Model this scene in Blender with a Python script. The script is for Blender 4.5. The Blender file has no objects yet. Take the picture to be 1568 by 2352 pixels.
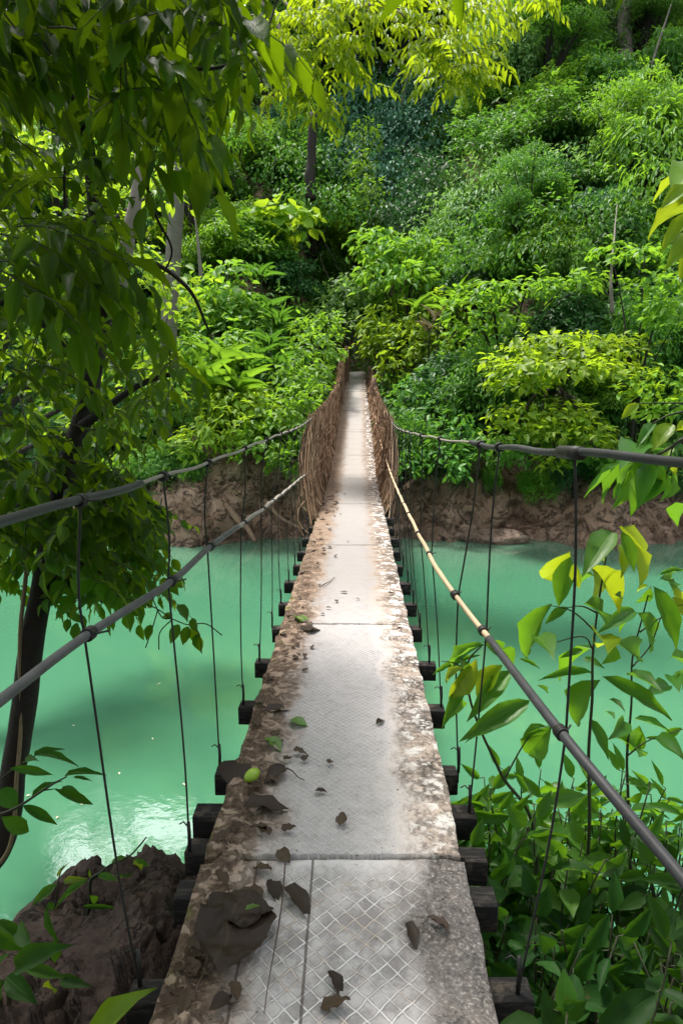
import bpy, math, random
import numpy as np
from mathutils import Vector, Matrix, Euler
R = math.radians
rng = np.random.default_rng(7)
random.seed(7)
S = bpy.context.scene
COL = S.collection
CAMZ = 3.5            # camera height above the river; deck is 1.6 m below it

# ------------------------------------------------------------------ camera
cam_d = bpy.data.cameras.new('camera'); cam = bpy.data.objects.new('camera', cam_d)
COL.objects.link(cam); S.camera = cam
cam_d.sensor_fit = 'VERTICAL'; cam_d.sensor_height = 36.0; cam_d.lens = 24.0
cam_d.clip_start = 0.05; cam_d.clip_end = 600
cam.location = (0, 0, CAMZ)
cam.rotation_euler = Euler((R(90 - 9.8), 0, R(1.32)), 'XYZ')
CM = np.array(cam.rotation_euler.to_matrix())
F = 1568.0

def P(px, py, d):
    """a point on the plane y = d (metres down the bridge) seen at a place in the 1568 x 2352 view"""
    v = CM @ np.array([(px - 784) / F, -(py - 1176) / F, -1.0])
    v = v * (d / v[1])
    return np.array([v[0], v[1], v[2] + CAMZ])

# ------------------------------------------------------------------ noise
def _hash(ix, iy, iz, seed):
    h = (ix.astype(np.int64) * 374761393 + iy.astype(np.int64) * 668265263 + iz.astype(np.int64) * 2147483647 + seed * 974711) & 0xFFFFFFFF
    h = ((h ^ (h >> 13)) * 1274126177) & 0xFFFFFFFF
    h = ((h ^ (h >> 15)) * 2246822519) & 0xFFFFFFFF
    return ((h ^ (h >> 16)) & 0xFFFFFF) / float(0xFFFFFF)

def vnoise(p, seed=0):
    p = np.asarray(p, float); i = np.floor(p).astype(np.int64); f = p - i
    f = f * f * (3 - 2 * f); out = 0
    for dx in (0, 1):
        for dy in (0, 1):
            for dz in (0, 1):
                w = (f[:, 0] if dx else 1 - f[:, 0]) * (f[:, 1] if dy else 1 - f[:, 1]) * (f[:, 2] if dz else 1 - f[:, 2])
                out = out + w * _hash(i[:, 0] + dx, i[:, 1] + dy, i[:, 2] + dz, seed)
    return out * 2 - 1

def fbm(p, octv=4, seed=0, gain=.5):
    a, s, o = 1.0, 0.0, 0.0; p = np.asarray(p, float)
    for k in range(octv):
        o = o + a * vnoise(p * (2.03 ** k) + 17.3 * k, seed + k); s += a; a *= gain
    return o / s

def sstep(a, b, x):
    t = np.clip((x - a) / (b - a), 0, 1); return t * t * (3 - 2 * t)

# ------------------------------------------------------------------ objects
def setp(o, label=None, cat=None, group=None, kind=None):
    if label: o['label'] = label
    if cat: o['category'] = cat
    if group: o['group'] = group
    if kind: o['kind'] = kind
    return o

def thing(name, label, cat, loc=(0, 0, 0), group=None):
    o = bpy.data.objects.new(name, None); COL.objects.link(o)
    o.location = [float(c) for c in loc]; o.empty_display_size = .1
    return setp(o, label, cat, group)

def mesh_np(name, V, faces, mat, parent=None, smooth=True, uv=None, origin=None):
    """faces: list of int arrays, each (n, k)"""
    V = np.asarray(V, np.float32)
    if origin is not None: V = V - np.asarray(origin, np.float32)
    me = bpy.data.meshes.new(name)
    faces = [np.asarray(f, np.int32) for f in faces if len(f)]
    me.vertices.add(len(V)); me.vertices.foreach_set('co', V.ravel())
    nl = sum(f.size for f in faces); npoly = sum(len(f) for f in faces)
    li = np.concatenate([f.ravel() for f in faces])
    tot = np.concatenate([np.full(len(f), f.shape[1], np.int32) for f in faces])
    st = np.concatenate([[0], np.cumsum(tot)[:-1]]).astype(np.int32)
    me.loops.add(nl); me.loops.foreach_set('vertex_index', li)
    me.polygons.add(npoly); me.polygons.foreach_set('loop_start', st)
    if smooth: me.polygons.foreach_set('use_smooth', np.ones(npoly, bool))
    if uv is not None:
        ul = me.uv_layers.new(name='UVMap'); ul.data.foreach_set('uv', np.asarray(uv, np.float32)[li].ravel())
    me.update(calc_edges=True); me.validate()
    if mat: me.materials.append(mat)
    o = bpy.data.objects.new(name, me); COL.objects.link(o)
    if parent is not None:
        o.parent = parent
    if origin is not None and parent is None:
        o.location = [float(c) for c in origin]
    return o

def child_world(o, parent):
    """a part modelled in world coordinates under a thing placed elsewhere"""
    o.parent = parent
    o.location = [-c for c in parent.location]
    return o

class MB:
    def __init__(s): s.V = []; s.F = {}; s.n = 0
    def add(s, V, faces):
        for f in faces:
            f = np.asarray(f, np.int64)
            if len(f): s.F.setdefault(f.shape[1], []).append(f + s.n)
        s.V.append(np.asarray(V, float)); s.n += len(V)
    def tube(s, pts, rad, k=8, cap=True):
        pts = np.asarray(pts, float); m = len(pts)
        rad = np.broadcast_to(np.asarray(rad, float), (m,))
        T = np.gradient(pts, axis=0); T /= np.linalg.norm(T, axis=1)[:, None] + 1e-9
        ref = np.array([.31, .22, .92]) if abs(T[0] @ np.array([.31, .22, .92])) < .9 else np.array([1., 0, 0])
        A = []; u = ref
        for i in range(m):
            u = u - (u @ T[i]) * T[i]; u = u / (np.linalg.norm(u) + 1e-9); A.append(u)
        A = np.array(A); B = np.cross(T, A)
        a = np.arange(k) * 2 * np.pi / k
        V = pts[:, None, :] + rad[:, None, None] * (np.cos(a)[None, :, None] * A[:, None, :] + np.sin(a)[None, :, None] * B[:, None, :])
        V = V.reshape(-1, 3)
        i = np.arange(m - 1)[:, None] * k; j = np.arange(k)[None, :]; j2 = (j + 1) % k
        q = np.stack([i + j, i + j2, i + k + j2, i + k + j], -1).reshape(-1, 4)
        fs = [q]
        if cap: s.add(V, fs); s.F.setdefault(k, []).append(np.array([np.arange(k)[::-1], (m - 1) * k + np.arange(k)]) + s.n - len(V))
        else: s.add(V, fs)
        return s
    def box(s, c, size, rot=None, bev=.006):
        c = np.asarray(c, float); h = np.asarray(size, float) / 2
        o = []; b = min(bev, h.min() * .45)
        for sz in (-1, 1):
            for sx, sy in ((-1, -1), (1, -1), (1, 1), (-1, 1)):
                o.append([(sx * (h[0] - b), sy * h[1], sz * (h[2] - b)), (sx * h[0], sy * (h[1] - b), sz * (h[2] - b)), (sx * (h[0] - b), sy * (h[1] - b), sz * h[2])])
        V = np.array(o).reshape(-1, 3)
        import mathutils
        bm_pts = [tuple(v) for v in V]
        import bmesh
        bm = bmesh.new()
        for v in bm_pts: bm.verts.new(v)
        bmesh.ops.convex_hull(bm, input=bm.verts)
        bmesh.ops.dissolve_limit(bm, angle_limit=.01, verts=bm.verts, edges=bm.edges)
        bm.verts.ensure_lookup_table(); bm.verts.index_update()
        VV = np.array([v.co for v in bm.verts])
        fs = {}
        for f in bm.faces: fs.setdefault(len(f.verts), []).append([v.index for v in f.verts])
        bm.free()
        if rot is not None: VV = VV @ np.asarray(rot).T
        s.add(VV + c, [np.array(f) for f in fs.values()]); return s
    def build(s, name, mat, parent=None, smooth=True, origin=None):
        V = np.concatenate(s.V); fs = [np.concatenate(f) for f in s.F.values()]
        return mesh_np(name, V, fs, mat, parent, smooth, origin=origin)

def rotz(a): c, s_ = math.cos(a), math.sin(a); return np.array([[c, -s_, 0], [s_, c, 0], [0, 0, 1]])

def curve_pts(pts, n=24):
    """Catmull-Rom through points"""
    p = np.asarray(pts, float); p = np.vstack([2 * p[0] - p[1], p, 2 * p[-1] - p[-2]]); out = []
    for i in range(1, len(p) - 2):
        for t in np.linspace(0, 1, n, endpoint=False):
            a, b, c, d = p[i - 1:i + 3]
            out.append(.5 * ((2 * b) + (c - a) * t + (2 * a - 5 * b + 4 * c - d) * t * t + (3 * b - a - 3 * c + d) * t ** 3))
    out.append(p[-2]); return np.array(out)

# ------------------------------------------------------------------ materials
class M:
    def __init__(s, name):
        s.m = bpy.data.materials.new(name); s.m.use_nodes = True; s.t = s.m.node_tree; s.t.nodes.clear()
        s.out = s.n('ShaderNodeOutputMaterial')
    def n(s, kind, **kw):
        x = s.t.nodes.new(kind)
        for k, v in kw.items(): setattr(x, k, v)
        return x
    def l(s, a, b): s.t.links.new(a, b); return s
    def sock(s, v, node, i):
        if isinstance(v, bpy.types.NodeSocket): s.l(v, node.inputs[i])
        elif v is not None:
            node.inputs[i].default_value = v
    def math(s, op, a, b=None, c=None, clamp=False):
        x = s.n('ShaderNodeMath', operation=op, use_clamp=clamp); s.sock(a, x, 0); s.sock(b, x, 1); s.sock(c, x, 2); return x.outputs[0]
    def mix(s, f, a, b, mode='MIX'):
        x = s.n('ShaderNodeMix', data_type='RGBA', blend_type=mode); x.clamp_factor = True
        s.sock(f, x, 0)
        for v, i in ((a, 6), (b, 7)):
            if isinstance(v, tuple): v = (*v, 1) if len(v) == 3 else v
            s.sock(v, x, i)
        return x.outputs[2]
    def noise(s, vec, scale, detail=4, rough=.55, dist=0, out=0):
        x = s.n('ShaderNodeTexNoise'); s.l(vec, x.inputs['Vector']) if vec else None
        x.inputs['Scale'].default_value = scale; x.inputs['Detail'].default_value = detail
        x.inputs['Roughness'].default_value = rough; x.inputs['Distortion'].default_value = dist
        return x.outputs[out]
    def voro(s, vec, scale, feature='F1', out=0, rnd=1.0):
        x = s.n('ShaderNodeTexVoronoi', feature=feature); s.l(vec, x.inputs['Vector'])
        x.inputs['Scale'].default_value = scale; x.inputs['Randomness'].default_value = rnd
        return x.outputs[out]
    def step(s, v, a, b):
        x = s.n('ShaderNodeMapRange', interpolation_type='SMOOTHSTEP'); s.sock(v, x, 0)
        x.inputs[1].default_value = a; x.inputs[2].default_value = b; return x.outputs[0]
    def ramp(s, v, stops):
        x = s.n('ShaderNodeValToRGB'); s.l(v, x.inputs[0]); e = x.color_ramp.elements
        while len(e) < len(stops): e.new(.5)
        for el, (p, c) in zip(e, stops): el.position = p; el.color = (*c, 1) if len(c) == 3 else c
        return x.outputs[0]
    def bump(s, h, strength=.5, dist=.01, normal=None):
        x = s.n('ShaderNodeBump'); s.sock(h, x, 'Height'); x.inputs['Strength'].default_value = strength
        x.inputs['Distance'].default_value = dist
        if normal is not None: s.l(normal, x.inputs['Normal'])
        return x.outputs[0]
    def coord(s, which='Object'): return s.n('ShaderNodeTexCoord').outputs[which]
    def xyz(s, vec):
        x = s.n('ShaderNodeSeparateXYZ'); s.l(vec, x.inputs[0]); return x.outputs
    def vec(s, x_, y_, z_):
        x = s.n('ShaderNodeCombineXYZ'); s.sock(x_, x, 0); s.sock(y_, x, 1); s.sock(z_, x, 2); return x.outputs[0]
    def pbr(s, color, rough=.6, normal=None, spec=.5, metal=0.0):
        b = s.n('ShaderNodeBsdfPrincipled')
        if isinstance(color, tuple): color = (*color[:3], 1)
        s.sock(color, b, 'Base Color'); s.sock(rough, b, 'Roughness'); s.sock(metal, b, 'Metallic')
        b.inputs['Specular IOR Level'].default_value = spec
        if normal is not None: s.l(normal, b.inputs['Normal'])
        return b
    def done(s, sh):
        s.l(sh.outputs[0] if hasattr(sh, 'outputs') else sh, s.out.inputs[0]); return s.m

def simple(name, color, rough=.6, var=.3, scale=30, bump=.3, bdist=.004, spec=.4, metal=0.0):
    m = M(name); co = m.coord(); n = m.noise(co, scale, 6, .6)
    c = m.mix(n, tuple(c * (1 - var) for c in color), tuple(c * (1 + var) for c in color))
    return m.done(m.pbr(c, rough, m.bump(n, bump, bdist), spec, metal))

def leafmat(name, cols, trans, tfac=.35, rough=.5, spec=.28, near=False, hv=.25):
    """cols: three leaf greens picked per leaf; trans: colour of light coming through the blade"""
    m = M(name); g = m.n('ShaderNodeNewGeometry'); oi = m.n('ShaderNodeObjectInfo')
    r = g.outputs['Random Per Island']
    c = m.ramp(r, [(0, cols[0]), (.5, cols[1]), (.88, cols[2]), (1, tuple(min(1, x * 1.25) for x in cols[2]))])
    ov = m.math('MULTIPLY_ADD', oi.outputs['Random'], hv * 2, 1 - hv)
    h = m.n('ShaderNodeHueSaturation'); m.l(c, h.inputs['Color']); m.l(ov, h.inputs['Value'])
    m.l(m.math('MULTIPLY_ADD', oi.outputs['Random'], .03, .485), h.inputs['Hue'])
    c = h.outputs[0]; nrm = None
    tc = m.mix(m.math('MULTIPLY', r, .6), trans, tuple(x * .55 for x in trans))
    if near:
        uv = m.n('ShaderNodeUVMap'); u, v, _ = m.xyz(uv.outputs[0])
        au = m.math('ABSOLUTE', m.math('SUBTRACT', u, .5))
        rib = m.math('SUBTRACT', 1, m.step(au, .008, .03))
        side = m.math('ABSOLUTE', m.math('SINE', m.math('MULTIPLY', m.math('SUBTRACT', v, m.math('MULTIPLY', au, .55)), 42)))
        vein = m.math('MAXIMUM', rib, m.math('MULTIPLY', m.math('SUBTRACT', 1, m.step(side, .0, .22)), .45))
        blot = m.noise(m.coord(), 24, 4)
        c = m.mix(m.math('MULTIPLY', blot, .5), c, tuple(x * .5 for x in cols[0]))
        old = m.math('MULTIPLY', m.step(m.noise(m.coord(), 38, 5, .7), .60, .66), m.step(m.math('FRACT', m.math('MULTIPLY', r, 7.3)), .55, .9))
        c = m.mix(m.math('MULTIPLY', old, .75), c, (.10, .075, .025))
        c = m.mix(m.math('MULTIPLY', vein, .35), c, tuple(min(1, x * 1.9) for x in cols[2]))
        tc = m.mix(m.math('MULTIPLY', vein, .4), tc, tuple(x * .45 for x in trans))
        nrm = m.bump(m.math('SUBTRACT', m.math('MULTIPLY', blot, .6), vein), .35, .003)
    p = m.pbr(c, rough, nrm, spec)
    t = m.n('ShaderNodeBsdfTranslucent'); m.l(tc, t.inputs[0])
    if nrm is not None: m.l(nrm, t.inputs['Normal'])
    x = m.n('ShaderNodeMixShader'); x.inputs[0].default_value = tfac
    m.l(p.outputs[0], x.inputs[1]); m.l(t.outputs[0], x.inputs[2])
    return m.done(x)

# ------------------------------------------------------------------ leaves
def T_far():
    v = np.array([(0, 0, 0), (-.42, .28, .07), (-.36, .62, .05), (0, 1, -.12), (.36, .62, .05), (.42, .28, .07), (0, .45, -.02)], float)
    f = [np.array([(0, 6, 2, 1), (0, 5, 4, 6)]), np.array([(6, 3, 2), (6, 4, 3)])]
    uv = np.stack([v[:, 0] + .5, v[:, 1]], 1); return v, f, uv
def T_near(wid=(.0, .30, .44, .50, .46, .34, .17, .0), droop=.22, fold=.16, wave=.03, fine=0, cols=(-1, 0, 1)):
    if fine: wid = np.interp(np.linspace(0, 1, fine), np.linspace(0, 1, len(wid)), wid)
    n = len(wid); v = []; uv = []
    for i, w in enumerate(wid):
        t = i / (n - 1); z = -droop * t * t
        for s_ in cols:
            v.append((s_ * w, t, z + abs(s_) ** (1 if len(cols) == 3 else 1.6) * w * fold * 2 + (wave * math.sin(i * 2.3 + s_) if s_ else 0))); uv.append((.5 + s_ * .5, t))
    f = []
    for i in range(n - 1):
        k = len(cols)
        for j in range(k - 1):
            a = i * k + j; f.append((a, a + 1, a + k + 1, a + k))
    return np.array(v, float), [np.array(f)], np.array(uv)
T_BLADE = T_near((.18, .36, .48, .5, .44, .34, .2, .0), droop=.55, fold=.2)
T_LANCE = T_near()
T_ROUND = T_near((.10, .42, .52, .54, .48, .34, .16, .0), droop=.16, fold=.12)
T_SMALL = (lambda v, f, uv: (v, f, uv))(*T_near((.0, .40, .50, .36, .0), droop=.15, fold=.14))
T_FAR = T_far()

def unit(a): return a / (np.linalg.norm(a, axis=-1, keepdims=True) + 1e-9)

class Leaves:
    def __init__(s): s.V = []; s.F = {}; s.U = []; s.n = 0
    def add(s, Pos, D, N, L, W, tmpl):
        Pos = np.atleast_2d(Pos).astype(float); n = len(Pos)
        D = unit(np.broadcast_to(np.atleast_2d(D), (n, 3)).astype(float)); N = np.broadcast_to(np.atleast_2d(N), (n, 3)).astype(float)
        X = unit(np.cross(D, N) + 1e-6); Z = np.cross(X, D)
        L = np.broadcast_to(np.asarray(L, float), (n,)); W = np.broadcast_to(np.asarray(W, float), (n,))
        tv, tf, tuv = tmpl
        V = Pos[:, None] + tv[None, :, 0, None] * (X * W[:, None])[:, None] + tv[None, :, 1, None] * (D * L[:, None])[:, None] + tv[None, :, 2, None] * (Z * L[:, None])[:, None]
        k = len(tv)
        for f in tf:
            s.F.setdefault(f.shape[1], []).append((f[None] + (np.arange(n) * k)[:, None, None] + s.n).reshape(-1, f.shape[1]))
        s.V.append(V.reshape(-1, 3)); s.U.append(np.tile(tuv, (n, 1))); s.n += n * k
    def build(s, name, mat, parent=None, origin=None, smooth=True, wood=None):
        """wood: (MB, material) of the fine twigs the leaves grow on, kept in the same mesh"""
        V, U = list(s.V), list(s.U); fs = [np.concatenate(f) for f in s.F.values()]; nf = [len(f) for f in fs]; n = s.n
        if wood:
            for f in wood[0].F.values(): fs.append(np.concatenate(f) + n)
            V += wood[0].V; U.append(np.zeros((wood[0].n, 2)))
        o = mesh_np(name, np.concatenate(V), fs, mat, parent, smooth, np.concatenate(U), origin)
        if wood:
            o.data.materials.append(wood[1]); mi = np.zeros(len(o.data.polygons), np.int32); mi[sum(nf):] = 1
            o.data.polygons.foreach_set('material_index', mi)
        return o
# ------------------------------------------------------------------ world, sun
w = bpy.data.worlds.new('World'); S.world = w; w.use_nodes = True
nt = w.node_tree; nt.nodes.clear()
SUN_EL, SUN_AZ = 69.0, -34.0        # azimuth from +Y (down the bridge), negative = to the left
sky = nt.nodes.new('ShaderNodeTexSky'); sky.sky_type = 'NISHITA'; sky.sun_disc = False
sky.sun_elevation = R(SUN_EL); sky.sun_rotation = R(SUN_AZ); sky.dust_density = 4.0; sky.ozone_density = .6; sky.air_density = 1.0
hs = nt.nodes.new('ShaderNodeHueSaturation'); hs.inputs['Saturation'].default_value = .55
bg = nt.nodes.new('ShaderNodeBackground'); bg.inputs[1].default_value = .078
wo = nt.nodes.new('ShaderNodeOutputWorld')
tcw = nt.nodes.new('ShaderNodeTexCoord'); sxz = nt.nodes.new('ShaderNodeSeparateXYZ'); nt.links.new(tcw.outputs['Generated'], sxz.inputs[0])
def wmap(v, a, b):
    x = nt.nodes.new('ShaderNodeMapRange'); x.interpolation_type = 'SMOOTHSTEP'; nt.links.new(v, x.inputs[0]); x.inputs[1].default_value = a; x.inputs[2].default_value = b; return x.outputs[0]
def wmul(a, b):
    x = nt.nodes.new('ShaderNodeMath'); x.operation = 'MULTIPLY'; nt.links.new(a, x.inputs[0]); nt.links.new(b, x.inputs[1]); return x.outputs[0]
cn = nt.nodes.new('ShaderNodeTexNoise'); cn.inputs['Scale'].default_value = 3.2; cn.inputs['Detail'].default_value = 6; nt.links.new(tcw.outputs['Generated'], cn.inputs['Vector'])
bank = wmul(wmul(wmap(sxz.outputs[2], .42, .50), wmap(sxz.outputs[2], .70, .60)), wmap(cn.outputs[0], .30, .50))     # unseen bright cloud band added low in the sky to whiten the water's glints
cm = nt.nodes.new('ShaderNodeMix'); cm.data_type = 'RGBA'; nt.links.new(bank, cm.inputs[0]); cm.inputs[7].default_value = (26, 26.5, 27, 1)
nt.links.new(sky.outputs[0], hs.inputs['Color']); nt.links.new(hs.outputs[0], cm.inputs[6]); nt.links.new(cm.outputs[2], bg.inputs[0]); nt.links.new(bg.outputs[0], wo.inputs[0])
sd = bpy.data.lights.new('sun', 'SUN'); sd.energy = 2.8; sd.angle = R(9.0); sd.color = (1, .95, .86)
sun = bpy.data.objects.new('sun', sd); COL.objects.link(sun)
sv = Vector((math.sin(R(SUN_AZ)) * math.cos(R(SUN_EL)), math.cos(R(SUN_AZ)) * math.cos(R(SUN_EL)), math.sin(R(SUN_EL))))
sun.rotation_euler = sv.to_track_quat('Z', 'Y').to_euler()
S.view_settings.view_transform = 'Standard'; S.view_settings.look = 'None'; S.view_settings.gamma = 1
S.view_settings.exposure = 1.45
cy = S.cycles
cy.max_bounces = 7; cy.diffuse_bounces = 4; cy.glossy_bounces = 3; cy.transmission_bounces = 4; cy.transparent_max_bounces = 6
cy.use_denoising = True; cy.caustics_reflective = False; cy.caustics_refractive = False
try: cy.denoiser = 'OPENIMAGEDENOISE'; cy.denoising_prefilter = 'ACCURATE'
except Exception: pass
cy.sample_clamp_indirect = 6

# ------------------------------------------------------------------ the river
m = M('river_water'); co = m.coord()
n1 = m.noise(co, 1.1, 3, .5, .4); n2 = m.noise(co, 7, 3, .5, .3); n3 = m.noise(co, 24, 3, .5, .3)
murk = m.noise(co, .16, 3, .5)
x_, y_, z_ = m.xyz(co)
col = m.mix(m.step(murk, .3, .75), (.050, .166, .094), (.060, .184, .108))
silt = m.math('MULTIPLY', m.step(m.math('MULTIPLY_ADD', n1, 1.6, y_), 13.2, 17.6), .55)   # bank mud washing into the water
col = m.mix(silt, col, (.11, .155, .125))
WATER = m.done(m.pbr(col, .02, m.bump(m.math('MULTIPLY_ADD', n3, .10, m.math('MULTIPLY_ADD', n2, .22, n1)), .10, .05), .9))
mb = MB(); mb.add([(-70, -12, 0), (70, -12, 0), (70, 40, 0), (-70, 40, 0)], [np.array([[0, 1, 2, 3]])])
setp(mb.build('water', WATER, None, False), kind='structure')

# ------------------------------------------------------------------ hill on the far side
def bank_y(x):
    x = np.asarray(x, float)
    y = 16.4 + .35 * np.sin(x * .7 + 1) + .25 * np.sin(x * 1.9) - .10 * np.clip(x - 4, 0, 20) + .28 * np.clip(-x - 4.2, 0, 9)
    return y
DECK_K = [(-3, -1.6), (0, -1.6), (6, -1.61), (10, -1.6), (12.4, -1.53), (14.5, -1.37), (17, -1.0), (19, -.62), (21, -.2), (23, .26), (25.6, .84), (30, 1.4)]
_dk = np.linspace(-3, 30, 700); _dv = np.interp(_dk, [k[0] for k in DECK_K], [k[1] for k in DECK_K])
_dv = np.convolve(np.pad(_dv, 20, 'edge'), np.ones(41) / 41, 'valid')
def deck_z(d): return np.interp(d, _dk, _dv) + CAMZ
def hill(x, y):
    """height of the far hillside above the river"""
    x = np.asarray(x, float); y = np.asarray(y, float)
    t = y - bank_y(x) - 1.0
    top = 1.75 + .35 * np.sin(x * .5 + 2) + .2 * np.sin(x * 1.3)
    right = sstep(1.5, 5.5, x - .10 * (y - 20)); left = sstep(1.2, 4.5, -x + .02 * (y - 20))
    right = np.where(y > 17, right, right)
    path = np.interp(y, [16, 18, 20, 23, 25.8, 29, 36, 46, 70, 95], [1.7, 1.75, 2.2, 3.1, 4.1, 6.2, 11.5, 21, 44, 58])
    rh = top + np.interp(t, [0, 2, 8, 16, 30, 80], [0, 2.0, 9.2, 15.5, 27, 66])
    lh = top + np.interp(t, [0, 2, 8, 16, 30, 80], [0, 1.2, 6.4, 13.2, 26, 66])
    h = path * (1 - right) * (1 - left) + rh * right + lh * left * (1 - right)
    pnt = np.stack([x * .16, y * .16, np.zeros_like(x)], -1).reshape(-1, 3)
    cap = 21.5 + .06 * (y - 40); h = np.where(h > cap - 3, cap - 3 + 3 * np.tanh((h - cap + 3) / 3), h)
    return h + (fbm(pnt, 3, 5).reshape(x.shape)) * 1.6 * sstep(1.5, 8, t)
xs = np.concatenate([np.linspace(-60, -15, 40), np.linspace(-14.6, 14.6, 330), np.linspace(15, 60, 40)])
prof = []
for k in range(34):          # the eroded bank
    t = k / 33; prof.append(('c', t))
back = np.concatenate([np.linspace(.25, 12, 40), np.linspace(12.8, 85, 60)])
V = []
by = bank_y(xs)
top = hill(xs, by + 1.0)
for _, t in prof:
    zz = -.6 + t * (top + .6)
    yy = by - .45 + 1.45 * t ** 1.35 - .55 * np.sin(np.pi * np.clip((t - .25) / .75, 0, 1)) * .0
    V.append(np.stack([xs, yy, zz], -1))
for b in back: V.append(np.stack([xs, by + 1.0 + b, hill(xs, by + 1.0 + b)], -1))
V = np.array(V); nr, nx = V.shape[:2]
pf = V.reshape(-1, 3)
lobes = fbm(pf * np.array([.55, .55, .3]), 3, 11) * .75
blocks = fbm(pf * 1.9, 5, 23, .62) * .40
cr = np.abs(fbm(pf * np.array([1.0, 1.0, .5]), 3, 31)); gul = -np.exp(-(cr / .05) ** 2) * .25
fade = np.ones(len(pf)); fade[34 * nx:] = np.repeat(np.interp(back, [0, 3], [1, 0]), nx)
pf = pf + np.array([0, -1, .15]) * ((lobes + blocks + gul) * fade)[:, None]
i = np.arange(nr - 1)[:, None] * nx; j = np.arange(nx - 1)[None]
hq = np.stack([i + j, i + j + 1, i + nx + j + 1, i + nx + j], -1).reshape(-1, 4)
m = M('bank_earth'); co = m.coord()
n1 = m.noise(co, .9, 6, .62, .3); n2 = m.noise(co, 6, 8, .65); v1 = m.voro(co, 3.2, 'DISTANCE_TO_EDGE'); 
wv = m.vec(*[m.math('MULTIPLY_ADD', m.noise(co, 2.5, 3), .5, s_) for s_ in m.xyz(co)])
crk = m.math('MULTIPLY', m.math('SUBTRACT', 1, m.step(m.math('ABSOLUTE', m.math('SUBTRACT', m.noise(co, 1.7, 7, .7, 1.2), .5)), .0, .022)), .8)
c = m.ramp(n1, [(.25, (.11, .066, .045)), (.45, (.23, .145, .10)), (.62, (.35, .24, .18)), (.8, (.19, .12, .085))])
c = m.mix(m.step(n2, .52, .72), c, (.10, .062, .045))
c = m.mix(m.math('MULTIPLY', crk, .7), c, (.05, .03, .022))
zz = m.xyz(co)[2]
c = m.mix(m.math('MULTIPLY', m.math('SUBTRACT', 1, m.step(m.math('MULTIPLY_ADD', n2, .3, zz), .12, .5)), .6), c, (.17, .12, .09))   # wet foot
h = m.math('SUBTRACT', m.math('MULTIPLY_ADD', n2, .7, n1), m.math('MULTIPLY', crk, .5))
EARTH = m.done(m.pbr(c, .9, m.bump(h, 1.0, .2), .25))
setp(mesh_np('hillside', pf, [hq], EARTH, None, True), kind='structure')

# near bank under the bridge end
gx = np.linspace(-9, 9, 150); gy = np.linspace(-7, 6.2, 110); X, Y = np.meshgrid(gx, gy)
edge = 4.15 + .35 * np.sin(X * 1.1) + .3 * np.sin(X * 2.7 + 1) - .25 * np.clip(-X - .4, 0, 3) - .75 * np.clip(X - .9, 0, 2.4)
t = edge - Y
Z = np.interp(t, [-2, 0, .35, 1.5, 3.2, 5, 12], [-1.2, -.05, .35, .62, .95, 1.5, 2.6]); pp = np.stack([X, Y, Z], -1).reshape(-1, 3)
pp[:, 2] += fbm(pp * 1.3, 4, 41) * .22 + fbm(pp * 5, 3, 43) * .05
i = np.arange(len(gy) - 1)[:, None] * len(gx); j = np.arange(len(gx) - 1)[None]
nq = np.stack([i + j, i + j + 1, i + len(gx) + j + 1, i + len(gx) + j], -1).reshape(-1, 4)
m = M('near_earth'); co = m.coord(); n1 = m.noise(co, 2.2, 8, .65); n2 = m.noise(co, 16, 6, .6)
c = m.ramp(n1, [(.3, (.030, .020, .016)), (.5, (.065, .042, .033)), (.7, (.11, .073, .058))]); c = m.mix(m.step(n2, .5, .75), c, (.04, .026, .02))
SOIL = m.done(m.pbr(c, .85, m.bump(m.math('ADD', n1, n2), .8, .05), .3))
setp(mesh_np('near_bank', pp, [nq], SOIL, None, True), kind='structure')

# ------------------------------------------------------------------ rocks
def ico(sub):
    import bmesh
    bm = bmesh.new(); bmesh.ops.create_icosphere(bm, subdivisions=sub, radius=1); V = np.array([v.co for v in bm.verts]); Fc = np.array([[v.index for v in f.verts] for f in bm.faces]); bm.free(); return V, Fc
ICO5 = ico(5); ICO4 = ico(4); ICO6 = ico(6)
def rockmat(name, ca, cb, cc):
    m = M(name); co = m.coord(); n1 = m.noise(co, 2.6, 9, .68, .6); n2 = m.noise(co, 22, 6, .65)
    wv = m.vec(*[m.math('MULTIPLY_ADD', m.noise(co, 3, 3), .4, s_) for s_ in m.xyz(co)])
    crk = m.math('SUBTRACT', 1, m.step(m.math('ABSOLUTE', m.math('SUBTRACT', m.noise(co, 1.6, 7, .7, 1.0), .5)), .0, .014))
    c = m.ramp(n1, [(.28, ca), (.5, cb), (.7, cc)]); c = m.mix(m.step(n2, .55, .8), c, tuple(x * .45 for x in ca))
    c = m.mix(m.math('MULTIPLY', m.step(m.noise(co, 7, 5), .66, .72), .5), c, (.36, .33, .31))
    c = m.mix(m.math('MULTIPLY', crk, .6), c, tuple(x * .3 for x in ca))
    h = m.math('SUBTRACT', m.math('MULTIPLY_ADD', n2, .35, n1), m.math('MULTIPLY', crk, .4))
    return m.done(m.pbr(c, .72, m.bump(h, 1.0, .06), .35))
ROCK = rockmat('river_rock', (.034, .021, .017), (.070, .043, .035), (.13, .082, .068))
PALE_ROCK = rockmat('pale_rock', (.13, .085, .065), (.21, .145, .11), (.30, .22, .175))
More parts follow.
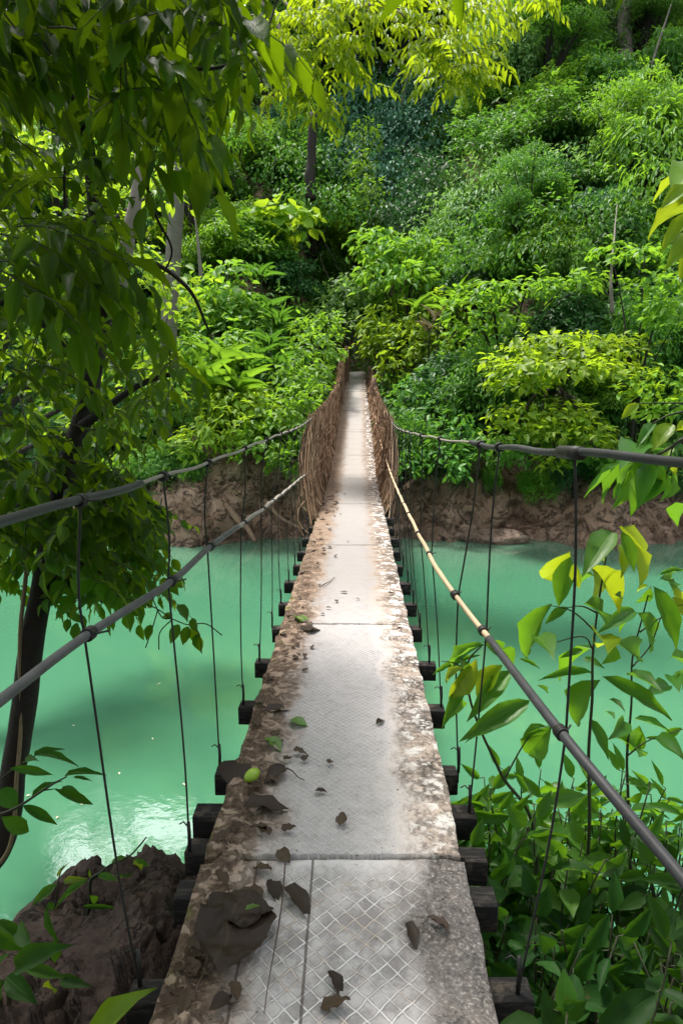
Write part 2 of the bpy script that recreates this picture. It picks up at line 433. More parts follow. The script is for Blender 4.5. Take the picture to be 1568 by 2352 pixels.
def rock(label, c, size, rot, seed, mat=ROCK, rough=.33, src=None, name='rock', cat='rock', group=None):
    V, Fc = src or ICO6
    p = V * (1 + (fbm(V * 1.25 + seed, 3, 60) * 1.1 * rough + fbm(V * 4 + seed, 4, 70, .6) * rough * .62)[:, None])
    # flat broken faces
    for k in range(7):
        d = unit(np.random.default_rng(int(seed * 10) + k).normal(size=3)); o = p @ d; lim = .72 + .1 * math.sin(seed + k * 2)
        p = p - np.clip(o - lim, 0, 9)[:, None] * d * .8
    p = p * (1 + (fbm(V * 9 + seed, 4, 75, .65) * rough * .30 - np.abs(fbm(V * 5 + seed, 3, 78)) * rough * .25)[:, None])
    p = p * np.array(size) @ rotz(rot).T
    o = mesh_np(name, p, [Fc], mat, None, True); o.location = [float(v) for v in c]
    return setp(o, label, cat, group)
def on_near(px, py, d, dz=0): p = P(px, py, d); return p + np.array([0, 0, dz])
rock('dark brown boulder at the waterline behind the leaning trunk, largest of the near bank rocks', on_near(150, 2200, 3.15, -.04), (.60, .52, .50), .4, 3.1)
rock('dark lumpy boulder touching the left edge of the walkway beside the water', on_near(365, 2140, 2.75, -.06), (.34, .40, .36), 1.0, 8.4, rough=.45)
rock('ridged grey brown rock with a pale streak below the walkway edge', on_near(300, 2290, 2.25), (.42, .36, .38), 2.1, 5.7, rough=.4)
rock('low reddish brown rock slab in the bottom left corner', on_near(120, 2400, 2.2), (.55, .45, .36), .9, 12.9)
rock('small brown stone wedged between the two waterline boulders', on_near(275, 2190, 2.95), (.26, .24, .28), .2, 17.3)
rock('rounded pale boulder lying at the foot of the far bank by the driftwood', P(445, 1252, 16.0) + np.array([0, 0, -.1]), (.55, .4, .26), .3, 21.0, PALE_ROCK, .25, ICO4)
rock('small tan stone in the water under the far left bank', P(520, 1262, 15.7) + np.array([0, 0, -.05]), (.35, .22, .14), .8, 25.0, PALE_ROCK, .25, ICO4)
rock('broad tan rock shelf sloping into the water below the dark right bank', P(1130, 1228, 16.2) + np.array([0, 0, -.12]), (.95, .5, .26), -.2, 29.0, PALE_ROCK, .3, ICO4)

# roots and driftwood on the far left bank
ROOTM = simple('root_wood', (.20, .13, .088), .9, .5, 14, .8, .03)
def root(pts, r0, r1, label, name='exposed_root', cat='root'):
    q = curve_pts([P(*p) for p in pts], 8); q = q + np.stack([fbm(q * 3, 2, 5), fbm(q * 3 + 9, 2, 6), fbm(q * 3 + 4, 2, 7)], -1) * r0 * .6
    mb = MB(); mb.tube(q, np.linspace(r0, r1, len(q)), 8); return setp(mb.build(name, ROOTM), label, cat)
root([(497, 1110, 16.9), (520, 1160, 16.3), (555, 1205, 15.95), (590, 1245, 15.7)], .13, .05, 'thick tan root slanting down the far left bank into the water')
root([(610, 1150, 16.6), (640, 1185, 16.1), (690, 1215, 15.8)], .07, .025, 'thin root crossing the brown bank just left of the fibre netting')
root([(428, 1195, 16.6), (436, 1222, 16.2), (445, 1246, 15.8)], .07, .04, 'short leaning stick standing on the pale rock at the far bank', 'driftwood_stick', 'driftwood')
root([(330, 1160, 17.6), (400, 1120, 17.4), (430, 1095, 17.3)], .10, .05, 'grey fallen branch on the pale shore behind the left tree', 'fallen_branch', 'branch')
# ------------------------------------------------------------------ suspension bridge
XL, XR = -.533, .378; XC = (XL + XR) / 2
bridge = thing('suspension_bridge', 'narrow cement panel footbridge hung on cables across the green river', 'footbridge')
def deckmat(name, wire):
    m = M(name); co = m.coord(); x, y, z = m.xyz(co)
    u = m.math('SUBTRACT', x, XC)
    wob = m.noise(m.vec(x, m.math('MULTIPLY', y, .55), 0.0), 5.5, 5, .6)
    uw = m.math('MULTIPLY_ADD', m.math('SUBTRACT', wob, .5), .34, u)
    fine = m.noise(co, 90, 6, .65); med = m.noise(co, 22, 6, .65); big = m.noise(co, 3.2, 4, .6)
    # worn pale cement down the middle, warmer away from it
    c = m.mix(m.step(m.math('ABSOLUTE', uw), .16, .36), (.64, .61, .63), (.44, .36, .31))
    far = m.step(y, 3.4, 6.0)  # sunlit stretch painted darker to hold back the glare; shaded end left pale
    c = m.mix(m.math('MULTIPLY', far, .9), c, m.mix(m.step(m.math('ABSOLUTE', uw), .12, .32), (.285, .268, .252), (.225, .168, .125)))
    c = m.mix(m.math('MULTIPLY', m.step(med, .5, .8), .35), c, (.33, .28, .26))
    c = m.mix(m.math('MULTIPLY', m.step(fine, .5, .75), .35), c, (.24, .21, .20))
    # crust of leaf mould along the left edge
    ld = m.math('SUBTRACT', 1, m.step(uw, -.36, -.13))
    crust = m.math('MULTIPLY', m.math('MULTIPLY', ld, m.step(m.noise(co, 13, 7, .7, .8), .44, .54)), m.math('SUBTRACT', 1, m.math('MULTIPLY', m.step(y, 4.5, 9), .65)))
    dirt = m.ramp(m.noise(co, 34, 6, .7), [(.3, (.028, .020, .017)), (.5, (.10, .066, .048)), (.68, (.27, .195, .15))])
    c = m.mix(m.math('MULTIPLY', ld, .7), c, (.26, .18, .13)); c = m.mix(m.math('MULTIPLY', crust, .92), c, dirt)
    # crazed dark right edge
    rd = m.step(uw, .20, .36)
    wv = m.vec(m.math('MULTIPLY_ADD', m.noise(co, 16, 5, .7), .08, x), m.math('MULTIPLY_ADD', m.noise(co, 15, 5, .7, .4), .08, m.math('MULTIPLY', y, .85)), 0.0)
    cell = m.voro(wv, 27, 'DISTANCE_TO_EDGE'); crk = m.math('SUBTRACT', 1, m.step(cell, .0, .20))
    crk = m.math('MULTIPLY', crk, m.math('MULTIPLY', rd, m.step(m.noise(co, 5, 5, .7), .40, .60)))
    soot = m.math('MULTIPLY', m.math('SUBTRACT', 1, m.math('MULTIPLY', m.math('MULTIPLY', m.step(y, 3, 5), m.math('SUBTRACT', 1, m.step(y, 8.5, 10.5))), .7)), m.math('MULTIPLY', rd, m.step(m.noise(co, 7, 6, .7), .45, .6)))
    c = m.mix(m.math('MULTIPLY', m.math('MULTIPLY', rd, m.step(m.noise(co, 60, 5, .7), .48, .6)), .55), c, (.09, .075, .07)); c = m.mix(m.math('MULTIPLY', soot, .75), c, (.12, .105, .10)); c = m.mix(m.math('MULTIPLY', crk, .8), c, (.05, .042, .04))
    if wire: c = m.mix(m.math('MULTIPLY', m.step(uw, .18, .30), .8), c, m.ramp(fine, [(.35, (.07, .065, .066)), (.55, (.15, .14, .14)), (.68, (.42, .39, .37))]))
    else: c = m.mix(m.math('MULTIPLY', m.math('MULTIPLY', m.step(uw, .24, .34), m.math('SUBTRACT', 1, crk)), m.step(m.noise(co, 11, 5, .7), .48, .58)), c, (.60, .57, .56))
    c = m.mix(m.math('MULTIPLY', m.step(m.noise(co, 55, 3, .5), .68, .74), .85), c, (.07, .05, .04))
    moss = m.math('MULTIPLY', m.math('SUBTRACT', 1, m.step(m.math('MULTIPLY_ADD', wob, .1, u), -.41, -.34)), m.step(m.noise(co, 10, 5), .52, .66))
    c = m.mix(m.math('MULTIPLY', moss, .7), c, (.13, .14, .03))
    h = m.math('MULTIPLY_ADD', crust, .9, m.math('MULTIPLY_ADD', fine, .35, m.math('MULTIPLY', med, .6)))
    h = m.math('SUBTRACT', h, crk)
    # expanded wire set in the cement
    P_ = .060 if wire else .034
    dx = m.math('MULTIPLY_ADD', m.math('SUBTRACT', m.noise(co, 6, 2), .5), .03, x); dy = m.math('MULTIPLY_ADD', m.math('SUBTRACT', m.noise(co, 6.3, 2, .5, 1), .5), .03, y)
    ln = None
    for sg in (1, -1):
        q = m.math('FRACT', m.math('DIVIDE', m.math('MULTIPLY_ADD', dx, 1.0 * sg, m.math('MULTIPLY', dy, .95)), P_))
        q = m.math('ABSOLUTE', m.math('SUBTRACT', q, .5))
        q = m.math('SUBTRACT', 1, m.step(q, .045, .10)); ln = q if ln is None else m.math('MAXIMUM', ln, q)
    if wire:
        show = m.math('MULTIPLY', m.math('MULTIPLY', m.step(uw, -.30, -.14), m.math('SUBTRACT', 1, m.step(uw, .20, .31))), m.math('SUBTRACT', 1, m.step(m.math('MULTIPLY_ADD', wob, .2, y), 2.12, 2.26)))
        c = m.mix(m.math('MULTIPLY', show, .8), c, m.mix(m.step(m.noise(co, 11, 6, .7), .38, .64), (.19, .172, .172), (.48, .45, .46)))
        c = m.mix(m.math('MULTIPLY', m.math('MULTIPLY', ln, show), m.math('MULTIPLY_ADD', m.step(m.noise(co, 17, 5, .65), .36, .55), .55, .40)), c, m.mix(m.step(m.noise(co, 8, 4), .45, .62), (.74, .71, .72), (.56, .48, .43)))
        h = m.math('MULTIPLY_ADD', m.math('MULTIPLY', ln, show), 1.3, h)
        for xs_ in (-.235, -.045):     # board joints
            j_ = m.math('SUBTRACT', 1, m.step(m.math('ABSOLUTE', m.math('SUBTRACT', m.math('MULTIPLY_ADD', y, .012, u), xs_ + .0)), .0015, .005))
            c = m.mix(m.math('MULTIPLY', j_, .75), c, (.12, .09, .075)); h = m.math('SUBTRACT', h, j_)
    else:
        show = m.math('MULTIPLY', m.math('SUBTRACT', 1, m.step(m.math('ABSOLUTE', uw), .17, .26)), m.math('SUBTRACT', 1, m.step(y, 6.5, 11)))
        h = m.math('MULTIPLY_ADD', m.math('MULTIPLY', ln, show), .7, h)
        c = m.mix(m.math('MULTIPLY', m.math('MULTIPLY', m.math('SUBTRACT', 1, ln), show), m.math('MULTIPLY_ADD', med, .7, .2)), c, (.26, .24, .245))
        tl = m.step(m.math('ABSOLUTE', m.math('SUBTRACT', m.math('FRACT', m.math('MULTIPLY_ADD', m.noise(co, 1.3, 2), .25, m.math('MULTIPLY', y, 1.9))), .5)), .0, .035)
        tl = m.math('MULTIPLY', m.math('SUBTRACT', 1, tl), m.step(y, 10.5, 12.5)); c = m.mix(m.math('MULTIPLY', tl, .5), c, (.22, .16, .12))
    return m.done(m.pbr(c, .93, m.bump(h, 1.0, .007), .12))
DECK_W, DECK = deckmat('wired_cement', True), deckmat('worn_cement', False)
seams = [-.9, 2.155, 4.63, 7.2, 9.95, 12.4, 14.85, 17.3, 19.75, 22.2, 25.6]
for k in range(len(seams) - 1):
    y0, y1 = seams[k], seams[k + 1]; fineg = k < 3
    nx_, ny_ = (90, int((y1 - y0) / .012)) if fineg else (40, int((y1 - y0) / .04))
    us = np.linspace(0, 1, nx_); vs = np.linspace(0, 1, ny_); U_, V_ = np.meshgrid(us, vs)
    g0 = .014 if k < 2 else .010 if k < 3 else .012; jag = .006 * fbm(np.stack([U_ * 9, U_ * 0 + k, U_ * 0], -1).reshape(-1, 3), 3, 71).reshape(U_.shape) if k else 0
    yy = y0 + g0 + V_ * (y1 - y0 - 2 * g0) + (jag * np.abs(2 * V_ - 1) ** 8 if k else 0)
    xl = XL + .012 * fbm(np.stack([yy * 6, yy * 0, yy * 0 + k], -1).reshape(-1, 3), 4, 3).reshape(yy.shape) + (.10 * sstep(17, 25, yy))
    xr = XR + .012 * fbm(np.stack([yy * 6, yy * 0, yy * 0 + k + 50], -1).reshape(-1, 3), 4, 4).reshape(yy.shape) - (.10 * sstep(17, 25, yy))
    xx = xl + U_ * (xr - xl)
    skew = (xx - XC) * (.033 if k == 0 else -.0)       # the first joint runs slightly askew
    if k == 0: yy = yy + skew * V_
    if k == 1: yy = yy + (xx - XC) * .033 * (1 - V_)
    p = np.stack([xx, yy, xx * 0], -1).reshape(-1, 3); uu = (p[:, 0] - XC)
    wob = fbm(p * np.array([5, 3, 1]), 3, 8) * .10
    crust = (1 - sstep(-.36, -.18, uu + wob)) * sstep(-.1, .35, fbm(p * 14, 4, 9)) * .022
    rough = fbm(p * 26, 3, 12) * .0035 + fbm(p * 3, 2, 14) * .006 - sstep(.22, .38, uu + wob) * np.abs(fbm(p * 18, 3, 16)) * .007
    zt = deck_z(p[:, 1]) + (crust + rough if k < 6 else rough)
    zt -= .02 * (sstep(.93, 1, U_) + sstep(.07, 0, U_)).ravel() * .6
    top = np.stack([p[:, 0], p[:, 1], zt], -1); bot = top.copy(); bot[:, 2] = deck_z(p[:, 1]) - .045
    n_ = len(top); i = np.arange(ny_ - 1)[:, None] * nx_; j = np.arange(nx_ - 1)[None]
    q = np.stack([i + j, i + j + 1, i + nx_ + j + 1, i + nx_ + j], -1).reshape(-1, 4)
    ring = np.concatenate([np.arange(nx_), np.arange(1, ny_) * nx_ + nx_ - 1, (ny_ - 1) * nx_ + np.arange(nx_ - 2, -1, -1), np.arange(ny_ - 2, 0, -1) * nx_])
    r2 = np.roll(ring, -1); side = np.stack([ring + n_, r2 + n_, r2, ring], -1)
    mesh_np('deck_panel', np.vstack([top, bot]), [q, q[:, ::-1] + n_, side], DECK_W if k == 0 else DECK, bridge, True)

m = M('tarred_beam'); co = m.coord(); x, y, z = m.xyz(co); gr = m.noise(m.vec(m.math('MULTIPLY', x, .16), y, z), 70, 6, .65); bl = m.noise(co, 14, 5, .6)
c = m.mix(m.step(gr, .48, .66), (.010, .009, .010), (.040, .034, .030)); c = m.mix(m.math('MULTIPLY', m.step(bl, .55, .68), .7), c, (.085, .066, .052))
BEAM = m.done(m.pbr(c, .8, m.bump(m.math('ADD', gr, bl), .8, .008), .25))
beams = [1.28, 1.66, 2.04, 2.26, 2.50, 2.80, 3.44, 4.05, 4.70, 5.27, 5.90, 6.5, 7.1, 7.75, 8.4, 9.05, 9.7, 10.4, 11.1, 11.8, 12.5, 13.3, 14.1, 15, 16, 17, 18, 19, 20, 21, 22, 23]
for k, d in enumerate(beams):
    mb = MB(); big = 1.0 if k % 2 else 1.12
    e = .094 + .016 * math.sin(k * 2.1)
    mb.box((XC + .01 * math.sin(k), d, deck_z(d) - .045 - .050), (XR - XL + 2 * e, .085 * big, .098), rotz(.03 * math.sin(k * 1.7)), .0035)
    mb.build('crossbeam', BEAM, bridge, False)
GAP_SHADE = simple('gap_shade', (.006, .0055, .005), .95, .3, 30, .3, .002, .05)  # black strips standing in for the shade inside the open seams
for k, d in enumerate(seams[1:-1]):
    mb = MB(); mb.box((XC, d, deck_z(d) - .0405), (XR - XL + .03, .09, .006), rotz(.033 if k == 0 else 0), .001); mb.build('gap_shade_strip', GAP_SHADE, bridge, False)
for xs_ in (XL + .12, XR - .12):     # bearer wires under the walkway
    mb = MB(); yy = np.linspace(-1, 25, 120); mb.tube(np.stack([yy * 0 + xs_, yy, deck_z(yy) - .18], -1), .012, 6); mb.build('bearer_cable', BEAM, bridge)

# cables: (x in view, y in view, distance)
C_LL = [(-60, 1655, 1.12), (0, 1610, 1.28), (205, 1455, 1.66), (395, 1335, 2.24), (483, 1255, 2.80), (560, 1200, 3.44), (605, 1168, 4.05), (627, 1150, 4.7), (660, 1124, 6.0), (690, 1098, 8), (712, 1080, 10.5), (745, 1040, 14), (770, 1000, 17), (788, 940, 21), (797, 885, 24.5)]
C_LU = [(-60, 1212, 1.12), (0, 1195, 1.28), (185, 1150, 1.66), (375, 1094, 2.24), (477, 1063, 2.80), (562, 1030, 3.44), (612, 1010, 4.05), (645, 997, 4.7), (684, 982, 6.5), (708, 966, 9), (735, 942, 12), (758, 915, 15), (775, 885, 18), (787, 845, 21), (795, 797, 23.5)]
C_RL = [(1640, 2110, 1.12), (1568, 2020, 1.24), (1285, 1680, 1.66), (1110, 1450, 2.50), (1017, 1330, 2.95), (985, 1272, 3.44), (960, 1225, 4.05), (938, 1180, 4.7), (922, 1147, 5.6), (907, 1113, 7), (896, 1085, 9), (883, 1045, 12), (871, 1005, 15), (861, 960, 18), (853, 915, 21), (847, 880, 24)]
C_RU = [(1640, 1065, 1.12), (1568, 1058, 1.24), (1317, 1040, 1.66), (1147, 1027, 2.50), (1080, 1018, 2.95), (1010, 1008, 3.44), (968, 1000, 4.05), (942, 994, 4.7), (922, 988, 6), (908, 980, 8), (897, 966, 11), (885, 945, 14), (870, 912, 18), (860, 880, 21), (852, 845, 23.5)]
def cable(c):
    q = curve_pts([P(*p) for p in c], 10)
    o = np.argsort(q[:, 1]); q = q[o]
    for _ in range(3): q[1:-1] = .25 * q[:-2] + .5 * q[1:-1] + .25 * q[2:]
    return q
def at(q, d): return np.array([np.interp(d, q[:, 1], q[:, 0]), d, np.interp(d, q[:, 1], q[:, 2])])
LL, LU, RL, RU = map(cable, (C_LL, C_LU, C_RL, C_RU))
SLEEVE = simple('grey_pipe', (.085, .085, .093), .55, .55, 16, .5, .003, .35)
DARKPIPE = simple('dark_pipe', (.040, .040, .046), .55, .55, 16, .5, .003, .35)
BAMBOO = simple('pale_bamboo', (.50, .36, .23), .65, .25, 9, .4, .004)
GREYCANE = simple('weathered_cane', (.27, .24, .215), .7, .25, 9, .4, .004)
WIRE = simple('hanger_wire', (.020, .020, .019), .55, .3, 40, .2, .001)
def cablepart(name, q, d0, d1, r, mat, knots=None):
    dd = np.concatenate([[d0], q[(q[:, 1] > d0) & (q[:, 1] < d1), 1], [d1]]); pts = np.array([at(q, d) for d in dd])
    pts[:, 2] += .004 * np.sin(dd * 9) * (r < .012)
    rr = np.full(len(dd), r); 
    if knots: rr = rr * (1 + .30 * np.exp(-((np.mod(dd, knots) - knots / 2) / .02) ** 2))
    mb = MB(); mb.tube(pts, rr, 10); return mb.build(name, mat, bridge)
cablepart('handrail_sleeve', LL, 1.13, 3.3, .0125, SLEEVE); cablepart('handrail_cane', LL, 3.3, 24.3, .0105, GREYCANE, .8)
cablepart('handrail_sleeve', RL, 1.13, 2.42, .0135, DARKPIPE); cablepart('handrail_cane', RL, 2.42, 24, .0105, BAMBOO, .55)
cablepart('main_cable', LU, 1.13, 2.05, .0112, DARKPIPE); cablepart('main_cable', LU, 2.05, 23.5, .0062, GREYCANE)
cablepart('main_cable', RU, 1.13, 2.95, .0100, DARKPIPE); cablepart('main_cable', RU, 2.95, 23.5, .0052, GREYCANE)
cablepart('splice_wrap', RU, 1.62, 1.76, .017, WIRE)

def tie(c, axis, r, parent, sc=1.0):
    """a knot of wire wound round the rail"""
    mb = MB(); a = np.linspace(0, 2 * np.pi * 4, 60); t = unit(axis); u = unit(np.cross(t, (0, .1, 1))); v = np.cross(t, u)
    q = c + r * (np.cos(a)[:, None] * u + np.sin(a)[:, None] * v) + t * np.linspace(-.014, .014, 60)[:, None] * sc
    mb.tube(q, .0042 * sc, 5)
    e = c - u * r * 1.2; mb.tube([c + u * r, c + u * (r + .010) + t * .012, c + u * (r + .026) + t * .03], .0030, 5)
    mb.build('wire_tie', WIRE, parent)
hang_l = [1.66, 2.24, 2.80, 3.44, 4.05, 4.70, 5.27, 5.9, 6.5, 7.1, 7.75, 8.4, 9.05, 9.7]
hang_r = [1.66, 2.50, 2.80, 3.44, 4.05, 4.70, 5.27, 5.9, 6.5, 7.1, 7.75, 8.4, 9.05, 9.7]
for side, ds, lo, up in ((-1, hang_l, LL, LU), (1, hang_r, RL, RU)):
    for k, d in enumerate(ds):
        b = np.array([(XL - .075) if side < 0 else (XR + .075), d, deck_z(d) - .05]); a_, c_ = at(lo, d), at(up, d)
        a_ = a_ + np.array([side * .013, 0, 0])
        def seg(p, q, bow):
            t = np.linspace(0, 1, 10)[:, None]; s_ = p + (q - p) * t; s_[:, 0] += bow * np.sin(np.pi * t[:, 0]); s_[:, 1] += bow * .6 * np.sin(2 * np.pi * t[:, 0]); return s_
        pts = np.vstack([b + [0, 0, -.05], seg(b, a_, .010 * math.sin(k * 2 + side)), seg(a_, c_, .012 * math.sin(k * 3 + side))[1:]])
        mb = MB(); r = .0036 if d < 3 else .0034; mb.tube(pts, r, 6)
        mb.tube([b + [0, 0, .0], b + [.002, 0, .07], b + [0, .002, .12]], r * 1.9, 6)      # doubled end above the beam
        mb.tube([b + [0, 0, .10], b + [-.02, .01, .115], b + [-.035, .01, .105]], r * .8, 5)
        h = mb.build('hanger', WIRE, bridge)
        rr = .0150 if d < 3.3 else .0110
        i = np.searchsorted(lo[:, 1], d); tie(a_ - np.array([side * .013, 0, 0]), lo[i] - lo[i - 1], rr, h)
        i = np.searchsorted(up[:, 1], d); tie(c_, up[i] - up[i - 1], rr * .95, h, .9)

# fibre netting slung along both sides at the far end
def fibremat():
    m = M('fibre'); g = m.n('ShaderNodeNewGeometry'); r = g.outputs['Random Per Island']
    c = m.ramp(r, [(0, (.075, .044, .027)), (.45, (.20, .118, .070)), (.8, (.34, .215, .135)), (1, (.46, .33, .22))]); return m.done(m.pbr(c, .85, None, .2))
FIBRE = fibremat()
POSTM = simple('old_post', (.16, .10, .07), .85, .4, 10, .7, .01)
def net(side, q, d0, d1, n, bulge, seed):
    g = np.random.default_rng(seed); mb = MB()
    for k in range(n):
        dt = d0 + (d1 - d0) * g.random(); db = np.clip(dt + g.normal(0, .45) - .35, d0 - 1.1, d1)
        t_ = at(q, dt) + np.array([0, 0, .02]); b = np.array([(XL if side < 0 else XR) + side * g.uniform(-.03, .05), db, deck_z(db) - g.uniform(-.04, .34)])
        b[0] += -side * .10 * sstep(17, 25, db)
        if g.random() < .25: t_ = b + (t_ - b) * g.uniform(.3, .9)
        t = np.linspace(0, 1, 6)[:, None]; s_ = t_ + (b - t_) * t
        s_[:, 0] += side * bulge * np.sin(np.pi * t[:, 0]) * g.uniform(.3, 1.5); s_ += g.normal(0, .018, s_.shape)
        mb.tube(s_, g.uniform(.005, .013), 3, False)
    for k in range(9):
        f = (k + .5) / 9; dd = np.linspace(d0, d1, 26); L_ = []
        for d in dd:
            t_ = at(q, d); b = np.array([(XL if side < 0 else XR), d, deck_z(d) - .1]); p_ = b + (t_ - b) * f; p_[0] += side * bulge * math.sin(math.pi * f); L_.append(p_)
        mb.tube(np.array(L_) + g.normal(0, .02, (26, 3)), .009, 4, False)
    return mb.build('fibre_net', FIBRE, bridge)
net(-1, LU, 9.6, 24, 2200, .16, 5); net(1, RU, 10.6, 24, 2000, .10, 6)
for (px, yt, yb, d, r) in ((797, 795, 960, 23.8, .09), (849, 840, 965, 24.2, .085), (786, 870, 985, 20.6, .06), (859, 868, 1000, 20.2, .075)):
    a_ = P(px, yt, d); b_ = a_.copy(); b_[2] = deck_z(d) - .7
    pts = np.linspace(b_, a_, 9); pts[:, :2] += fbm(pts * 2, 2, 9)[:, None] * .03
    mb = MB(); mb.tube(pts, np.linspace(r, r * .8, 9), 9); mb.build('anchor_post', POSTM, bridge)

# ------------------------------------------------------------------ litter on the walkway
def dz(x, y): return float(deck_z(y)) + .004
DRY = leafmat('dry_leaf', [(.020, .011, .008), (.030, .018, .013), (.042, .025, .018)], (.06, .03, .015), .06, .5, .25, True, .1)
GREEN_FALLEN = leafmat('fallen_green', [(.07, .17, .02), (.09, .2, .025), (.1, .22, .03)], (.2, .4, .03), .2, .4, .5, True, .1)
def flat_leaf(name, label, cat, px0, py0, px1, py1, wr, mat, tm=T_ROUND, lift=.008, tilt=.2, group=None, warp=1.0):
    def on(px, py):
        d = 3.0
        for _ in range(40):
            p = P(px, py, d); d += (p[2] - dz(0, d)) * 1.2
        return P(px, py, d)
    a_, b_ = on(px0, py0), on(px1, py1); L = np.linalg.norm(b_ - a_); lv = Leaves()
    lv.add(a_ + [0, 0, lift], b_ - a_, np.array([tilt, .1, 1]), L, L * wr, tm)
    lv.V[0][:, 2] += fbm(lv.V[0] * 22, 3, 5) * .013 * warp; lv.V[0][:, :2] += np.stack([fbm(lv.V[0] * 11, 3, 16), fbm(lv.V[0] * 11, 3, 17)], -1) * .028 * (warp - 1); lv.V[0][:, :2] += np.stack([fbm(lv.V[0] * 30, 2, 6), fbm(lv.V[0] * 30, 2, 7)], -1) * .006
    c = (a_ + b_) / 2
    return setp(lv.build(name, mat, None, c), label, cat, group)
flat_leaf('dry_leaf', 'huge curled dark brown leaf plastered on the left edge of the nearest panel', 'fallen leaf', 556, 2068, 508, 2280, .66, DRY, T_near((.2, .44, .52, .50, .46, .36, .2, .0), droop=-.05, fold=.05, wave=0, fine=30, cols=tuple(np.linspace(-1, 1, 13))), .032, .15, warp=2.3)
flat_leaf('dry_leaf', 'rounded dark brown leaf tucked behind the huge curled one', 'fallen leaf', 520, 2120, 632, 2110, .85, DRY, T_near((.2, .44, .52, .50, .46, .36, .2, .05), droop=-.04, fold=.05, wave=0, fine=30, cols=tuple(np.linspace(-1, 1, 13))), .03, 0, warp=2.0)
flat_leaf('dry_leaf', 'long dark leaf folded lengthwise on the wire pattern of the nearest panel', 'fallen leaf', 655, 2045, 716, 2115, .45, DRY, T_LANCE, .018, .3)
flat_leaf('dry_leaf', 'slim dark leaf beside the crazed right edge of the nearest panel', 'fallen leaf', 930, 2125, 962, 2185, .4, DRY, T_LANCE, .012, .3)
flat_leaf('dry_leaf', 'small black leaf just left of the board joint on the nearest panel', 'fallen leaf', 625, 2030, 638, 2072, .6, DRY, T_ROUND, .01)
flat_leaf('dry_leaf', 'brown leaf lying lowest on the nearest panel under the wire pattern', 'fallen leaf', 478, 2335, 556, 2296, .45, DRY, T_LANCE, .02)
flat_leaf('dry_leaf', 'dark broken leaf in the middle of the wire pattern, near the bottom', 'fallen leaf', 752, 2240, 792, 2285, .5, DRY, T_LANCE, .012)
flat_leaf('dry_leaf', 'wide torn brown leaf below the green fruit on the second panel', 'fallen leaf', 560, 1862, 672, 1860, .5, DRY, T_ROUND, .02)
flat_leaf('dry_leaf', 'dark grey leaf right of the green fruit on the second panel', 'fallen leaf', 655, 1768, 606, 1800, .5, DRY, T_ROUND, .016)
flat_leaf('dry_leaf', 'brown leaf between the walkway edge and the green fruit', 'fallen leaf', 545, 1760, 530, 1812, .75, DRY, T_ROUND, .016)
flat_leaf('dry_leaf', 'blackish leaf scrap alone in the pale middle of the second panel', 'fallen leaf', 722, 1818, 752, 1824, .6, DRY, T_ROUND, .008)
flat_leaf('dry_leaf', 'crumpled black leaf on the left edge above the two green leaves', 'fallen leaf', 610, 1640, 675, 1632, .6, DRY, T_ROUND, .015)
flat_leaf('dry_leaf', 'rust brown leaf at the left end of the second seam', 'fallen leaf', 690, 1452, 738, 1445, .7, DRY, T_ROUND, .012)
flat_leaf('dry_leaf', 'thin brown scrap on the right of the second panel', 'fallen leaf', 862, 1668, 884, 1652, .35, DRY, T_LANCE, .008)
flat_leaf('green_leaf', 'broad green leaf lying on the second panel, the larger of two', 'fallen leaf', 665, 1657, 708, 1668, .75, GREEN_FALLEN, T_ROUND, .012)
flat_leaf('green_leaf', 'narrow green leaf lying nearer the walkway edge than the broad one', 'fallen leaf', 615, 1702, 648, 1726, .55, GREEN_FALLEN, T_ROUND, .012)
flat_leaf('green_leaf', 'bright green scrap on top of the huge curled brown leaf', 'fallen leaf', 562, 2130, 600, 2108, .42, GREEN_FALLEN, T_LANCE, .055)
flat_leaf('green_leaf', 'pale green leaf scrap at the far left end of the second seam', 'fallen leaf', 680, 1420, 706, 1432, .7, GREEN_FALLEN, T_ROUND, .012)
# small decayed leaves lying thick along the left edge
MOULD = leafmat('decayed_leaf', [(.020, .012, .009), (.050, .030, .019), (.11, .066, .036)], (.08, .04, .015), .06, .55, .3, True, .2)
g = np.random.default_rng(44); base_leaf = None; srcs = []
for k in range(5):
    lv = Leaves(); lv.add((0, -.5, 0), (0, 1, .03), (g.uniform(-.2, .2), 0, 1), 1.0, g.uniform(.4, .7), T_near((.1, .42, .52, .50, .42, .34, .2, .0), droop=g.uniform(-.15, .05), fold=g.uniform(.05, .2), wave=.07)); srcs.append(lv.build('decayed_leaf', MOULD)); COL.objects.unlink(srcs[-1])
for k in range(130):
    d = 1.55 + 9.5 * g.random() ** 1.5; u = XL + .03 + abs(g.normal(0, .13)) if g.random() < .86 else g.uniform(XL, XR) * .9
    if u > XR - .03: continue
    o = srcs[k % 5].copy(); COL.objects.link(o); o.name = 'decayed_leaf'; s_ = g.uniform(.03, .085); o.scale = (s_, s_, s_)
    o.location = (u, d, dz(u, d) + .010); o.rotation_euler = (g.normal(0, .12), g.normal(0, .12), g.uniform(0, 6.28))
    setp(o, 'small brown decayed leaf lying on the worn cement walkway', 'fallen leaf', 'small decayed leaves littering the walkway')
